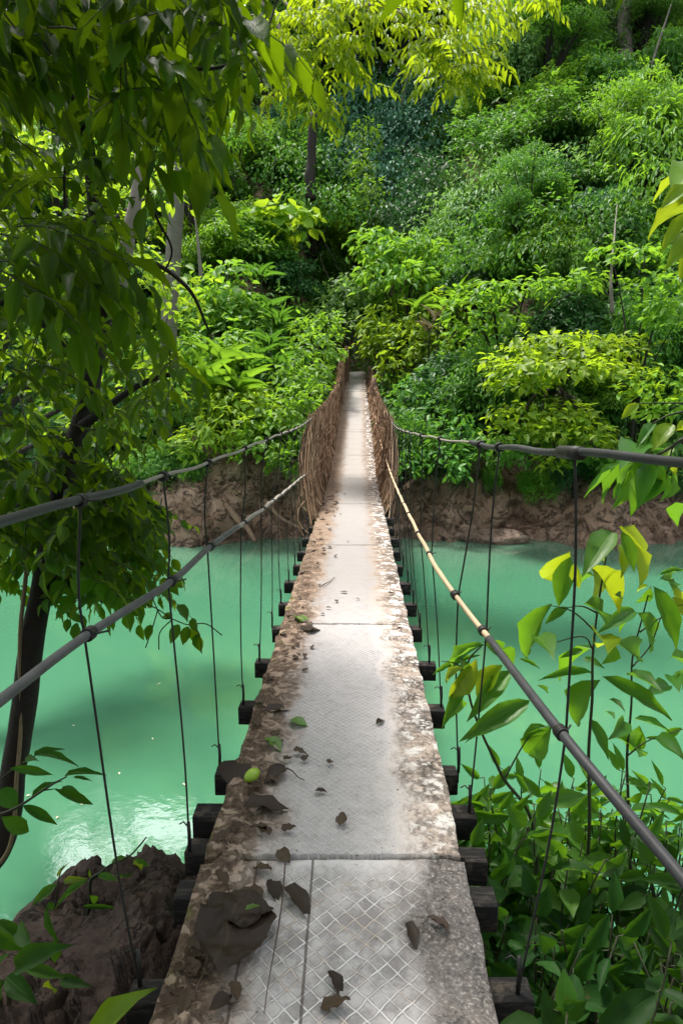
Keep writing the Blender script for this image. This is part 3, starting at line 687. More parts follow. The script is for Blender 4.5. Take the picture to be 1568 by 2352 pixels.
# fruit
m = M('fruit_skin'); n1 = m.noise(m.coord(), 30, 4); FRUIT = m.done(m.pbr(m.mix(n1, (.20, .36, .02), (.36, .52, .05)), .28, m.bump(n1, .2, .002), .5))
c = P(578, 1806, 2.62); c[2] = dz(0, 2.62) + .026
o = mesh_np('green_fruit', ICO4[0] * np.array([.026, .043, .026]) * (1 + .10 * ICO4[0][:, 1:2]) @ rotz(-.5).T, [ICO4[1]], FRUIT, None, True)
o.location = [float(v) for v in c]; setp(o, 'glossy yellow green oval fruit among dark leaves on the walkway edge', 'fruit')
mb = MB(); mb.tube(np.array([(0, .040, .004), (.002, .047, .008), (.004, .053, .016)]) @ rotz(-.5).T, .0025, 5); mb.build('stalk', DRY, o)
TWIG = simple('twig_bark', (.085, .055, .04), .8, .3, 30, .4, .002)
def twig(px0, py0, px1, py1, r, label):
    def on(px, py):
        d = 3.0
        for _ in range(40): d += (P(px, py, d)[2] - dz(0, d)) * 1.2
        return P(px, py, d) + np.array([0, 0, .012])
    a_, b_ = on(px0, py0), on(px1, py1); t = np.linspace(0, 1, 9)[:, None]; q = a_ + (b_ - a_) * t; q[:, 0] += .006 * np.sin(t[:, 0] * 5); q[:, 2] += .004 * np.sin(t[:, 0] * 8)
    mb = MB(); mb.tube(q, np.linspace(r, r * .5, 9), 6)
    return setp(mb.build('twig', TWIG, None, True, (a_ + b_) / 2), label, 'twig')
twig(655, 1770, 702, 1800, .0035, 'thin dark twig pointing from the leaf pile to the middle of the second panel')
twig(740, 1348, 770, 1330, .005, 'dark stick lying on the third panel left of the middle')
twig(480, 2180, 452, 2300, .004, 'dark root strand on the mud left of the huge curled leaf')
twig(655, 1985, 612, 2340, .0028, 'long pale stalk lying along the wire pattern of the nearest panel')
# ------------------------------------------------------------------ plant materials
L_DARK = leafmat('leaf_dark', [(.022, .075, .020), (.032, .10, .028), (.055, .145, .045)], (.08, .26, .05), .3)
L_TEAL = leafmat('leaf_teal', [(.028, .095, .050), (.045, .135, .075), (.085, .20, .125)], (.09, .28, .10), .3)
L_MID = leafmat('leaf_mid', [(.032, .105, .014), (.050, .150, .018), (.085, .205, .028)], (.19, .44, .035), .4)
L_FRESH = leafmat('leaf_fresh', [(.055, .155, .014), (.08, .205, .018), (.13, .27, .03)], (.32, .60, .035), .45)
L_LIME = leafmat('leaf_lime', [(.085, .19, .014), (.13, .255, .018), (.21, .34, .03)], (.48, .70, .03), .47)
L_YEL = leafmat('leaf_yellow', [(.09, .18, .008), (.14, .25, .010), (.22, .32, .015)], (.50, .66, .015), .5)
L_PALE = leafmat('leaf_pale', [(.07, .17, .045), (.11, .23, .065), (.18, .31, .11)], (.32, .58, .10), .4)
L_NEAR = leafmat('leaf_canopy', [(.007, .030, .004), (.013, .050, .005), (.028, .090, .009)], (.30, .50, .006), .42, .48, .20, True)
L_SAP = leafmat('leaf_sapling', [(.024, .100, .012), (.042, .15, .014), (.075, .20, .02)], (.24, .52, .02), .45, .42, .38, True)
L_SAPY = leafmat('leaf_sapling_young', [(.12, .24, .01), (.17, .30, .012), (.22, .35, .02)], (.55, .68, .02), .5, .36, .5, True)
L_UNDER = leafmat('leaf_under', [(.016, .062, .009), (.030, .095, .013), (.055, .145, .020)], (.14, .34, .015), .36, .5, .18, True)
L_SHADED = leafmat('leaf_painted_shade', [(.009, .040, .007), (.016, .060, .010), (.030, .092, .014)], (.09, .24, .012), .34, .5, .16, True)  # shade of the low thicket put into the leaf colour
L_GRND = leafmat('leaf_ground', [(.030, .095, .018), (.050, .14, .022), (.09, .19, .035)], (.18, .42, .04), .38)
L_DEAD = leafmat('leaf_straw', [(.20, .15, .08), (.30, .24, .14), (.38, .32, .2)], (.3, .25, .12), .2)
BARK = simple('dark_bark', (.020, .016, .013), .9, .5, 22, .9, .01)
PALEBARK = simple('pale_bark', (.15, .13, .11), .85, .45, 9, .8, .015)
STEM = simple('green_stem', (.035, .040, .018), .6, .4, 30, .2, .002)
VINE = simple('pale_vine', (.20, .16, .09), .8, .4, 30, .5, .003)

def leaf_cloud(lv, g, c, ext, n, L, wr, tm, droop=.45, out=.6, up=.9, jit=.55, shell=.45, cut=-.35):
    """leaves through the shell of a lump of foliage"""
    u = unit(g.normal(size=(n * 2, 3))); u = u[u[:, 2] > cut][:n]; n = len(u)
    r = (1 - shell * g.random(n) ** 1.6)
    lump = 1 + .32 * vnoise(u * 2.3 + c[:3] * 1.7, 3) + .20 * vnoise(u * 5 + c[:3], 4)
    p = np.asarray(c) + u * np.asarray(ext) * (r * lump)[:, None]
    oh = u * np.array([1, 1, .25])
    D = oh * out + g.normal(0, jit, (n, 3)) * np.array([1, 1, .6]) + np.array([0, 0, -droop])
    N = np.array([0, 0, up]) + u * .55 + g.normal(0, .42, (n, 3))
    l = L * g.uniform(.6, 1.25, n)
    lv.add(p, D, N, l, l * wr * g.uniform(.85, 1.15, n), tm)
    m_ = n // 45                                   # shoots standing clear of the outline
    if m_:
        us = u[:m_]; dr = unit(us + g.normal(0, .45, (m_, 3)) + np.array([0, 0, .35])); ln = np.mean(ext) * g.uniform(.25, .75, m_)
        for k in range(7):
            t = (k + 1) / 7; q = np.asarray(c) + us * np.asarray(ext) * .95 + dr * (ln * t)[:, None] - np.array([0, 0, .35]) * (ln * t * t)[:, None]
            sd = unit(np.cross(dr, [0, 0, 1]) + 1e-3) * (1 if k % 2 else -1)
            l = L * g.uniform(.6, 1.0, m_); lv.add(q, dr * .6 + sd * .8 + [0, 0, -.25 * droop] + g.normal(0, .2, (m_, 3)), np.array([0, 0, 1.]) + g.normal(0, .3, (m_, 3)), l, l * wr, tm)

def limbs(mb, base, tips, r0, wig=.08, k=6, fork=.35):
    base = np.asarray(base, float); tips = [np.asarray(t, float) for t in tips]; c = np.mean(tips, 0); mid = base + (c - base) * fork
    q = np.linspace(base, mid, 7); q[:, :2] += fbm(q * 1.3, 2, 3)[:, None] * wig; q[0] = base
    mb.tube(q, np.linspace(r0 * 1.25, r0 * .8, 7), k + 2)
    for t in tips:
        a = np.linspace(0, 1, 7)[:, None]; s_ = q[-1] + (t - q[-1]) * a; s_[:, 2] += np.sin(np.pi * a[:, 0]) * .12 * np.linalg.norm(t - q[-1]); s_[:, :2] += (fbm(s_ * 1.7 + 3, 2, 4) * wig)[:, None] * a
        mb.tube(s_, np.linspace(r0 * .6, r0 * .14, 7), k)

def on_hill(px, py):
    for d in np.concatenate([np.arange(15.5, 40, .15), np.arange(40, 95, .4)]):
        p = P(px, py, d)
        if p[2] < hill(p[0:1], p[1:2])[0]: return p
    return P(px, py, 80)

# ------------------------------------------------------------------ hand shaped plants: lumps given as (x, y, distance, half width px, half height px)
def lump_plant(name, label, cat, lumps, mat, L, wr=.5, base=None, trunk=.05, tm=T_FAR, cover=2.6, seed=1, group=None, bark=BARK, barkname='stem', flat=None, depth=1.0, **kw):
    g = np.random.default_rng(seed); lv = Leaves(); tips = []
    for (px, py, d, rx, ry) in lumps:
        c = P(px, py, d); k = d * 1.03 / F; ext = np.array([rx * k, rx * k * depth, ry * k])
        n = int(cover * 4 * ext[0] * max(ext[2], ext[0] * .45) / (L * L * wr)) + 12
        n = int(n * (1.3 if flat else 1))
        leaf_cloud(lv, g, c, ext, min(n, 9000), L, wr, tm, **kw); tips.append(c)
    if base is None:
        b = tips[0].copy(); b[1] += .5; b[2] = hill(b[0:1], b[1:2])[0] if b[1] > bank_y(b[0]) else .3
        b = np.array([np.mean([t[0] for t in tips]), np.mean([t[1] for t in tips]) + .6, 0]); b[1] = max(b[1], bank_y(b[0]) + 1.0); b[2] = hill(b[0:1], b[1:2])[0] - .1
    else: b = np.asarray(base, float)
    t = thing(name, label, cat, b, group)
    lv.build('crown' if barkname == 'trunk' else 'foliage', mat, t, b)
    mb = MB(); limbs(mb, b, tips, trunk); o = mb.build(barkname, bark, t, True, b)
    return t
def fix_parts(t):      # parts modelled about the thing's base
    pass
lump_plant('shrub', 'sunlit bush overhanging the brown left bank beside the netting', 'bush', [(640, 1000, 16.2, 85, 60), (690, 1045, 15.9, 50, 38), (590, 1030, 16.0, 60, 36), (655, 950, 16.8, 75, 50), (700, 960, 16.6, 45, 60), (640, 1072, 15.8, 30, 22), (690, 1080, 15.7, 30, 20)], L_FRESH, .20, .5, seed=3, cut=-.6)
lump_plant('shrub', 'yellow green bush on the left bank between the sunlit bush and the left tree', 'bush', [(520, 980, 16.4, 75, 60), (470, 1010, 16.2, 60, 45), (560, 940, 17.0, 70, 50), (500, 930, 17.2, 60, 40), (430, 1030, 16.4, 55, 40)], L_LIME, .22, .45, seed=4, cut=-.6)
lump_plant('shrub', 'lime green bush leaning on the left net near the far bridge end', 'bush', [(690, 860, 18.8, 60, 50), (720, 810, 20, 55, 55), (650, 880, 18.3, 60, 45), (700, 905, 18, 45, 45), (728, 760, 21.5, 55, 45), (745, 865, 20.8, 22, 38)], L_FRESH, .22, .5, seed=5)
lump_plant('shrub', 'bush with pale bluish green leaves right above the far bridge end', 'bush', [(790, 690, 25, 55, 48), (765, 725, 24.6, 40, 40), (830, 670, 25, 50, 40), (800, 740, 24.4, 55, 32)], L_PALE, .24, .62, seed=6)
lump_plant('broadleaf_tree', 'low spreading tree with big bright leaves standing above the bridge end', 'tree', [(900, 580, 25, 75, 40), (960, 590, 24.6, 80, 45), (870, 640, 24, 60, 45), (950, 650, 23.6, 85, 45), (1010, 620, 24, 60, 50), (860, 545, 25.6, 45, 25)], L_FRESH, .34, .42, seed=7, barkname='trunk', trunk=.09, tm=T_LANCE, cover=2.3)
lump_plant('shrub', 'light green bush hanging over the right side of the far bridge end', 'bush', [(880, 750, 23.4, 60, 50), (930, 790, 22.6, 60, 50), (870, 800, 23.0, 40, 40), (900, 850, 22, 40, 40), (1000, 740, 22.4, 65, 60), (985, 810, 21.6, 60, 50), (868, 765, 23.5, 40, 35)], L_LIME, .26, .5, seed=8, cut=-.55)
lump_plant('shrub', 'deep green bush hanging down over the dark earth bank right of the netting', 'bush', [(950, 920, 19.6, 50, 55), (1010, 960, 18.4, 60, 60), (960, 1010, 17.4, 45, 50), (1020, 1040, 16.4, 50, 45), (1050, 1080, 15.9, 30, 32), (940, 1070, 16.4, 34, 36), (1060, 1000, 16.8, 45, 50), (1000, 880, 20, 60, 50)], L_MID, .20, .55, seed=9, cut=-.7)
# the tiered tree on the right bank
base = np.array([5.3, 19.2, hill(np.array([5.3]), np.array([19.2]))[0] - .2])
lump_plant('layered_tree', 'tree with flat layered branches of lobed lime leaves on the right bank', 'tree',
    [(1290, 790, 16.6, 130, 26), (1190, 830, 16.2, 85, 22), (1390, 800, 16.6, 95, 24), (1290, 850, 15.8, 150, 24), (1410, 850, 16.2, 60, 20), (1190, 885, 15.8, 70, 18),
     (1240, 950, 15.8, 110, 28), (1180, 990, 15.6, 60, 22), (1310, 960, 15.6, 70, 24), (1290, 1040, 15.5, 55, 24), (1350, 1010, 15.4, 70, 22), (1390, 1040, 15.3, 55, 20), (1300, 990, 15.4, 100, 22), (1270, 1065, 15.3, 30, 16)],
    L_LIME, .23, .58, base, .11, cover=2.6, seed=10, barkname='trunk', droop=.3, up=1.3, cut=-.9, depth=.75)
lump_plant('layered_tree', 'tree with one long level branch of pale green leaves over the right slope', 'tree',
    [(1120, 670, 19, 65, 26), (1210, 665, 18.6, 75, 22), (1300, 655, 18.4, 70, 20), (1360, 640, 18.4, 50, 20), (1080, 720, 19, 60, 50), (1130, 740, 18.8, 60, 40), (1060, 780, 19.2, 50, 40), (1100, 830, 18.6, 45, 34)],
    L_FRESH, .24, .55, None, .09, seed=11, barkname='trunk', droop=.3, up=1.2, cut=-.8)
lump_plant('shrub', 'bright green leafy shrub at the right edge above the layered tree', 'bush', [(1530, 650, 16, 70, 40), (1560, 730, 15.6, 70, 60), (1510, 720, 15.8, 40, 40), (1480, 590, 16.6, 70, 26), (1400, 580, 17.5, 50, 22)], L_FRESH, .22, .55, seed=12)
lump_plant('shrub', 'lime shrub reaching in from the right edge level with the layered tree', 'bush', [(1530, 870, 15.2, 75, 36), (1470, 900, 15.0, 45, 26), (1560, 930, 14.8, 60, 30), (1500, 945, 14.9, 36, 26)], L_LIME, .19, .55, seed=13, cut=-.8, droop=.3)
lump_plant('shrub', 'shrub with large pale yellow round leaves halfway up the left slope', 'bush', [(610, 510, 26, 50, 32), (660, 490, 26, 50, 34), (700, 520, 26, 45, 40), (640, 545, 25.6, 55, 30), (585, 540, 25.8, 30, 34)], L_LIME, .48, .85, seed=14, tm=T_ROUND, cover=1.5)
lump_plant('shrub', 'mid green shrub with rounded leaves below the pale yellow one', 'bush', [(520, 690, 21, 60, 45), (470, 720, 20.6, 60, 40), (540, 740, 20.4, 50, 34), (440, 680, 21, 60, 40), (520, 630, 22, 70, 30)], L_FRESH, .27, .8, seed=15, cover=2.0)
lump_plant('shrub', 'fresh green shrub growing beside the tall grass on the left slope', 'bush', [(470, 830, 18.2, 70, 50), (540, 800, 19, 60, 40), (420, 880, 17.6, 70, 50), (400, 800, 18.4, 70, 50)], L_FRESH, .26, .45, seed=16)
lump_plant('vine_mound', 'sunlit mound of vines forming the ridge right of the dark gully', 'vines', [(1290, 330, 27, 130, 70), (1180, 400, 26, 110, 60), (1400, 280, 28, 130, 70), (1100, 480, 25, 110, 50), (1230, 460, 24.5, 130, 60), (1360, 420, 24.5, 120, 80), (1020, 540, 24.6, 80, 34)], L_PALE, .19, .42, None, .06, seed=17, cover=2.0, droop=.8, cut=-.7)
lump_plant('vine_mound', 'mound of vines with drooping long leaves at the right edge of the ridge', 'vines', [(1500, 260, 24, 120, 60), (1540, 340, 22, 110, 70), (1470, 360, 22.5, 90, 70), (1520, 430, 20.6, 100, 60)], L_FRESH, .26, .32, None, .06, seed=18, cover=2.0, droop=.9, cut=-.7)
lump_plant('vine_mound', 'dark green vine curtain hanging below the sunlit ridge', 'vines', [(1160, 540, 22, 110, 60), (1300, 540, 21, 110, 70), (1420, 520, 20.5, 90, 70), (1230, 590, 20.6, 100, 40), (1090, 590, 21.6, 80, 50)], L_MID, .17, .5, None, .06, seed=19, cover=2.0, droop=.9, cut=-.8)

lump_plant('vine_mound', 'wall of fine teal leaves at the back of the shaded gully, below the yellow boughs', 'vines', [(760, 300, 34, 90, 70), (850, 250, 36, 100, 70), (930, 320, 33, 90, 70), (820, 380, 31, 90, 60), (890, 430, 29.5, 80, 60), (1000, 230, 36, 90, 70)], L_TEAL, .21, .5, None, .06, seed=51, cover=2.2, droop=.8, cut=-.8)
lump_plant('vine_mound', 'mid green leafy wall left of the gully under the yellow boughs', 'vines', [(700, 330, 32, 80, 70), (740, 400, 30, 70, 60), (660, 400, 29, 80, 60), (780, 480, 28, 70, 50), (720, 470, 27.5, 70, 50)], L_MID, .21, .5, None, .06, seed=52, cover=2.2, droop=.7, cut=-.8)
lump_plant('vine_mound', 'yellowish green strip of creepers hanging down the middle of the gully', 'vines', [(850, 470, 27.5, 36, 50), (830, 400, 28.5, 30, 50), (835, 330, 30, 34, 50)], L_FRESH, .19, .5, None, .05, seed=53, cover=2.0, droop=.9, cut=-.9)
lump_plant('vine_mound', 'dark leafy mound filling the gully foot above the big leaved tree', 'vines', [(960, 500, 27, 80, 60), (1010, 420, 28, 70, 60), (950, 400, 30, 60, 60), (890, 510, 27, 60, 40)], L_DARK, .19, .5, None, .05, seed=54, cover=2.2, droop=.8, cut=-.8)
lump_plant('shrub', 'dark green shrub drooping over the shadowed right bank beneath the layered tree', 'bush', [(1130, 1030, 16.2, 60, 36), (1190, 1050, 16.0, 45, 24), (1420, 1060, 15.2, 60, 24), (1500, 1040, 15.0, 70, 40), (1230, 1020, 16.6, 60, 40), (1350, 1050, 15.6, 50, 24)], L_MID, .20, .55, seed=55, cut=-.8, droop=.7)
lump_plant('shrub', 'creeping green shrub trailing down the left bank behind the leaning trunk', 'bush', [(330, 1060, 17.4, 90, 34), (420, 1070, 16.6, 60, 26), (240, 1080, 18.2, 90, 40), (130, 1090, 19, 90, 40), (40, 1100, 19.6, 90, 40)], L_FRESH, .20, .55, seed=56, cut=-.8, droop=.7)
lump_plant('river_tree', 'sunlit lime leaved tree over the water behind the dark leaning tree', 'tree', [(200, 600, 8.4, 150, 110), (370, 700, 9.2, 100, 80), (90, 830, 8.0, 140, 100), (320, 880, 9, 110, 80), (150, 380, 9, 150, 100), (360, 440, 9.8, 80, 60), (230, 980, 8.6, 110, 60), (40, 640, 8, 110, 90)], L_LIME, .14, .46, (-5.6, 5.6, .2), .10, seed=61, barkname='trunk', cover=1.15, tm=T_ROUND, droop=.5)
# long bladed plants on the left slope
def blades(label, spots, L, mat, cat='grass clump', name='long_bladed_plant', nb=16, seed=1, wr=.09):
    g = np.random.default_rng(seed); ps = [P(*s_) for s_ in spots]; b = np.mean(ps, 0); lv = Leaves()
    for p in ps:
        for k in range(nb):
            a = g.uniform(0, 6.28); e = g.uniform(.5, 1.35); D = np.array([math.cos(a) * math.cos(e), math.sin(a) * math.cos(e), math.sin(e)])
            l = L * g.uniform(.6, 1.2); lv.add(p + g.normal(0, .08, 3) * [1, 1, .3], D, np.array([-D[0] * 2, -D[1] * 2, .8]), l, l * wr, T_BLADE)
    t = thing(name, label, cat, b); lv.build('foliage', mat, t, b)
    mb = MB()
    for p in ps: mb.tube([b - [0, 0, 1.1], (b + p) / 2 - [0, 0, 1.0], p - [0, 0, .75]], .025, 6)
    for p in ps: mb.tube([p - [0, 0, .8], p, p + [0, 0, .25]], [.03, .022, .01], 6)
    mb.build('stem', STEM, t, True, b); return t
blades('clump of long arching blades catching the sun on the left slope', [(620, 800, 19.4), (590, 830, 18.8), (560, 860, 18.2), (630, 850, 18.6)], .72, L_MID, nb=24, seed=2, wr=.06)
blades('tall cane plant with narrow leaves left of the clump of long blades', [(515, 850, 17.6), (470, 900, 17.0), (545, 905, 17.2)], 1.2, L_FRESH, 'cane plant', nb=16, seed=3)
blades('cane plant with broad pale leaves above the clump of long blades', [(610, 720, 21), (640, 750, 20.6), (600, 640, 22.4)], .75, L_MID, 'cane plant', nb=14, seed=4, wr=.08)
blades('tuft of upright straw coloured blades right of the far bridge end', [(1005, 735, 21), (985, 760, 20.8)], .55, L_DEAD, nb=7, seed=5)
blades('tuft of green arching blades behind the straw coloured tuft', [(1050, 690, 21.6), (1030, 720, 21.2), (960, 720, 21.8)], .8, L_FRESH, nb=14, seed=6)

# ------------------------------------------------------------------ kinds of bush and tree repeated over the hillside
def proto(kind, seed):
    g = np.random.default_rng(seed); lv = Leaves(); mb = MB(); tips = []
    if kind == 'fine':
        for k in range(22):
            a = g.uniform(0, 6.28); e = g.uniform(-.1, 1.4); c = np.array([math.cos(a) * math.cos(e) * .85, math.sin(a) * math.cos(e) * .85, .75 + math.sin(e) * .75]) * g.uniform(.8, 1.1)
            leaf_cloud(lv, g, c, (.36, .36, .26), 300, .085, .52, T_FAR); tips.append(c)
    elif kind == 'mid':
        for k in range(17):
            a = g.uniform(0, 6.28); e = g.uniform(-.1, 1.4); c = np.array([math.cos(a) * math.cos(e) * .8, math.sin(a) * math.cos(e) * .8, .75 + math.sin(e) * .75]) * g.uniform(.75, 1.12)
            leaf_cloud(lv, g, c, (.40, .40, .26), 210, .125, .48, T_FAR); tips.append(c)
    elif kind == 'broad':
        for k in range(13):
            a = g.uniform(0, 6.28); e = g.uniform(-.1, 1.4); c = np.array([math.cos(a) * math.cos(e) * .75, math.sin(a) * math.cos(e) * .75, .75 + math.sin(e) * .7]) * g.uniform(.75, 1.12)
            leaf_cloud(lv, g, c, (.42, .42, .30), 120, .19, .55, T_FAR); tips.append(c)
    elif kind == 'drape':
        for k in range(18):
            a = g.uniform(0, 6.28); e = g.uniform(.0, 1.3); c = np.array([math.cos(a) * math.cos(e) * .8, math.sin(a) * math.cos(e) * .8, .9 + math.sin(e) * .7])
            leaf_cloud(lv, g, c, (.30, .30, .55), 300, .10, .45, T_FAR, droop=1.0, out=.4, cut=-.9); tips.append(c)
    elif kind == 'tree':
        for k in range(24):
            a = g.uniform(0, 6.28); e = g.uniform(-.35, 1.4); c = np.array([math.cos(a) * math.cos(e) * .85, math.sin(a) * math.cos(e) * .85, 2.3 + math.sin(e) * .95]) * g.uniform(.85, 1.1)
            leaf_cloud(lv, g, c, (.36, .36, .22), 300, .075, .5, T_FAR); tips.append(c)
    tips = tips[::3]
    limbs(mb, (0, 0, -.3), tips, .05 if kind != 'tree' else .085, .06)
    fo = lv.build('foliage', L_MID, None); st = mb.build('stem', BARK, None)
    for o in (fo, st): COL.objects.unlink(o)
    return fo, st
PROTO = {k: [proto(k, s_ + 31) for s_ in range(2)] for k in ('fine', 'mid', 'broad', 'drape', 'tree')}
def place(name, kind, loc, sc, mat, label, cat, group, g):
    fo, st = PROTO[kind][int(g.integers(0, 2))]
    t = thing(name, label, cat, loc, group); s_ = sc * g.uniform(.85, 1.2)
    t.rotation_euler = (g.normal(0, .08), g.normal(0, .08), g.uniform(0, 6.28)); t.scale = (s_ * g.uniform(.8, 1.3), s_ * g.uniform(.8, 1.3), s_ * g.uniform(.8, 1.2))
    for src, nm in ((fo, 'crown' if kind == 'tree' else 'foliage'), (st, 'trunk' if kind == 'tree' else 'stem')):
        c = src.copy(); c.name = nm; COL.objects.link(c); c.parent = t
        if src is fo: c.material_slots[0].link = 'OBJECT'; c.material_slots[0].material = mat
    return t
G = np.random.default_rng(99)
def zone(px, py):
    ridge = 560 - (px - 1000) * .62      # line of the ridge falling to the left
    if px > 1000 and py > ridge: return 'right'
    if px > 1010 and py <= ridge: return 'top'
    if 640 < px <= 1010 and py < 560: return 'gully'
    if px <= 640 and py < 330: return 'high'
    return 'left'
ZONE = {
 'gully': ('dark small leaved bush in the shaded gully above the bridge', 'dark bushes filling the gully', (('fine', L_TEAL, 1.5), ('fine', L_TEAL, 1.3), ('mid', L_DARK, 1.4), ('drape', L_MID, 1.4), ('mid', L_MID, 1.3))),
 'right': ('green bush growing on the steep slope right of the bridge', 'bushes on the right slope', (('drape', L_MID, 1.2), ('mid', L_MID, 1.2), ('fine', L_FRESH, 1.15), ('mid', L_DARK, 1.2))),
 'top': ('small leaved bush on the upper slope behind the vine ridge', 'bushes on the upper slope', (('fine', L_TEAL, 1.35), ('fine', L_MID, 1.4), ('drape', L_PALE, 1.3), ('fine', L_FRESH, 1.3))),
 'high': ('shrub high on the left slope behind the overhanging tree', 'shrubs high on the left slope', (('mid', L_MID, 1.4), ('mid', L_TEAL, 1.4), ('broad', L_FRESH, 1.4))),
 'left': ('leafy shrub on the left slope between the bridge and the left tree', 'shrubs on the left slope', (('broad', L_FRESH, 1.1), ('mid', L_MID, 1.15), ('broad', L_LIME, 1.0), ('mid', L_FRESH, 1.1), ('fine', L_DARK, 1.2))),
}
nplaced = 0
for r in range(13):
    for q in range(16):
        px = -60 + (q + .5 + G.uniform(-.45, .45)) * 1690 / 16; py = -90 + (r + .5 + G.uniform(-.45, .45)) * 1120 / 13
        if 770 < px < 870 and py > 760: continue
        if py > 900 and 640 < px < 960: continue
        p = on_hill(px, py + 30)
        if p[1] < bank_y(p[0]) + .7: continue
        lab, grp, opts = ZONE[zone(px, py)]
        kind, mat, sc = opts[int(G.integers(0, len(opts)))]
        sc *= .62 + .020 * p[1]
        p[2] = hill(p[0:1], p[1:2])[0] - .25 * sc
        if abs(p[0] - XC) < 1.0 + sc and p[1] < 27.5: continue
        place('shrub', kind, p, sc, mat, lab, 'bush', grp, G); nplaced += 1
# taller trees scattered on the slope, and bushes spilling over the edge of the bank
for k, (px, py, sc, mt) in enumerate([(540, 470, 1.5, L_FRESH), (690, 330, 1.7, L_MID), (1090, 330, 1.6, L_TEAL), (1230, 230, 1.8, L_MID), (1350, 150, 1.9, L_FRESH), (1480, 200, 1.7, L_MID), (1130, 160, 1.9, L_PALE), (1500, 480, 1.5, L_FRESH), (1230, 600, 1.2, L_MID), (1400, 640, 1.2, L_DARK), (460, 620, 1.4, L_MID), (340, 420, 1.6, L_FRESH), (1010, 500, 1.3, L_MID), (620, 620, 1.15, L_TEAL)]):
    p = on_hill(px, py + 40); p[2] = hill(p[0:1], p[1:2])[0] - .6
    place('slope_tree', 'tree', p, sc, mt, 'slender leafy tree standing above the bushes on the far slope', 'tree', 'slender trees on the far slope', G)
for k in range(22):
    x = -9.5 + 18.5 * (k + G.uniform(-.4, .4)) / 21
    if -3.4 < x < 1.0: continue
    y = bank_y(x) + G.uniform(.5, 1.1); place('shrub', 'drape', (x, y, float(hill(np.array([x]), np.array([y]))[0]) - .70), G.uniform(.45, .85), (L_MID, L_FRESH, L_DARK)[k % 3], 'small bush spilling over the edge of the far earth bank', 'bush', 'bushes spilling over the far bank', G)
# tall trees along the top of the hill and beside the view
OPEN = []          # breaks in the canopy through which the sky reaches the water
for (px, py) in ((235, 1895), (420, 1905), (1560, 1945), (1600, 1900)):
    d = 5.0
    for _ in range(80): d += P(px, py, d)[2]
    o_ = P(px, py, d); v_ = o_ - np.array([0, 0, CAMZ]); v_[2] *= -1; OPEN.append((o_, unit(v_)))
def in_break(x, y, z, sc):
    c = np.array([x, y, z + 2.3 * sc])
    return any(np.linalg.norm(np.cross(c - o_, v_)) < sc * .88 + .014 * np.linalg.norm(c - o_) for o_, v_ in OPEN)
for k in range(84):
    az = -.92 + 1.84 * ((k % 28) + G.uniform(-.3, .3) + (k // 28) * .33) / 28; y = (36, 42, 49)[k // 28] + G.uniform(-2, 2); x = az * y
    if abs(az) < .24 and k < 28: y += 6; x = az * y
    z = hill(np.array([x]), np.array([y]))[0]
    sc = G.uniform(3.0, 4.2)
    if in_break(x, y, z - 1, sc): continue
    place('hilltop_tree', 'tree', (x, y, z - 1), sc, (L_MID, L_DARK, L_TEAL, L_FRESH)[k % 4], 'tall leafy tree standing near the top of the far hillside', 'tree', 'trees along the top of the hillside', G)
for k, (x, y) in enumerate([(-12, 19), (-15, 23), (-18, 18.5), (-10.5, 24), (12.5, 18.5), (15, 21), (13, 25), (18, 18), (-22, 21), (22, 21), (-9, 28), (11, 30)]):
    z = hill(np.array([x]), np.array([y]))[0]
    sc = G.uniform(2.2, 3.0)
    if in_break(x, y, z - .5, sc): continue
    place('bank_tree', 'tree', (x, y, z - .5), sc, (L_MID, L_DARK, L_FRESH)[k % 3], 'leafy tree rising from the far riverbank at the side of the view', 'tree', 'trees at the sides of the far bank', G)
for (px, py, d, sc) in ((740, 250, 44, 2.4), (800, 230, 47, 2.6), (690, 240, 42, 2.2)):
    p = P(px, py, d); place('hilltop_tree', 'tree', (p[0], p[1], p[2] - 1.5 * sc), sc, L_TEAL, 'tall leafy tree standing near the top of the far hillside', 'tree', 'trees along the top of the hillside', G)
# ground cover
g = np.random.default_rng(5); n = 190000
x = g.uniform(-26, 26, n); y = 16.5 + 50 * g.random(n) ** 1.7; ok = (y > bank_y(x) + 1.2 + .5 * g.random(n)) & ~((np.abs(x - XC) < .75) & (y < 26.2)) & (np.abs(x) < 5 + y * .62); x = x[ok]; y = y[ok]; n = len(x)
e = .25; z = hill(x, y); nx_ = -(hill(x + e, y) - hill(x - e, y)) / (2 * e); ny_ = -(hill(x, y + e) - hill(x, y - e)) / (2 * e)
N = unit(np.stack([nx_, ny_, np.ones(n)], -1)); rise = g.random(n) ** 1.4 * 1.15 * (1 + .7 * fbm(np.stack([x * .5, y * .5, x * 0], -1), 3, 77))
Ps = np.stack([x, y, z], -1) + N * rise[:, None] + np.array([0, 0, .1]); D = g.normal(0, .7, (n, 3)) + np.array([0, -.3, -.4]); Ln = g.uniform(.10, .22, n) * (1 + .012 * y)
lv = Leaves(); lv.add(Ps, D, N + g.normal(0, .4, (n, 3)), Ln, Ln * .5, T_FAR)
o = lv.build('undergrowth', L_GRND); setp(o, 'low green undergrowth covering the earth of the far hillside', 'undergrowth', None, 'stuff')
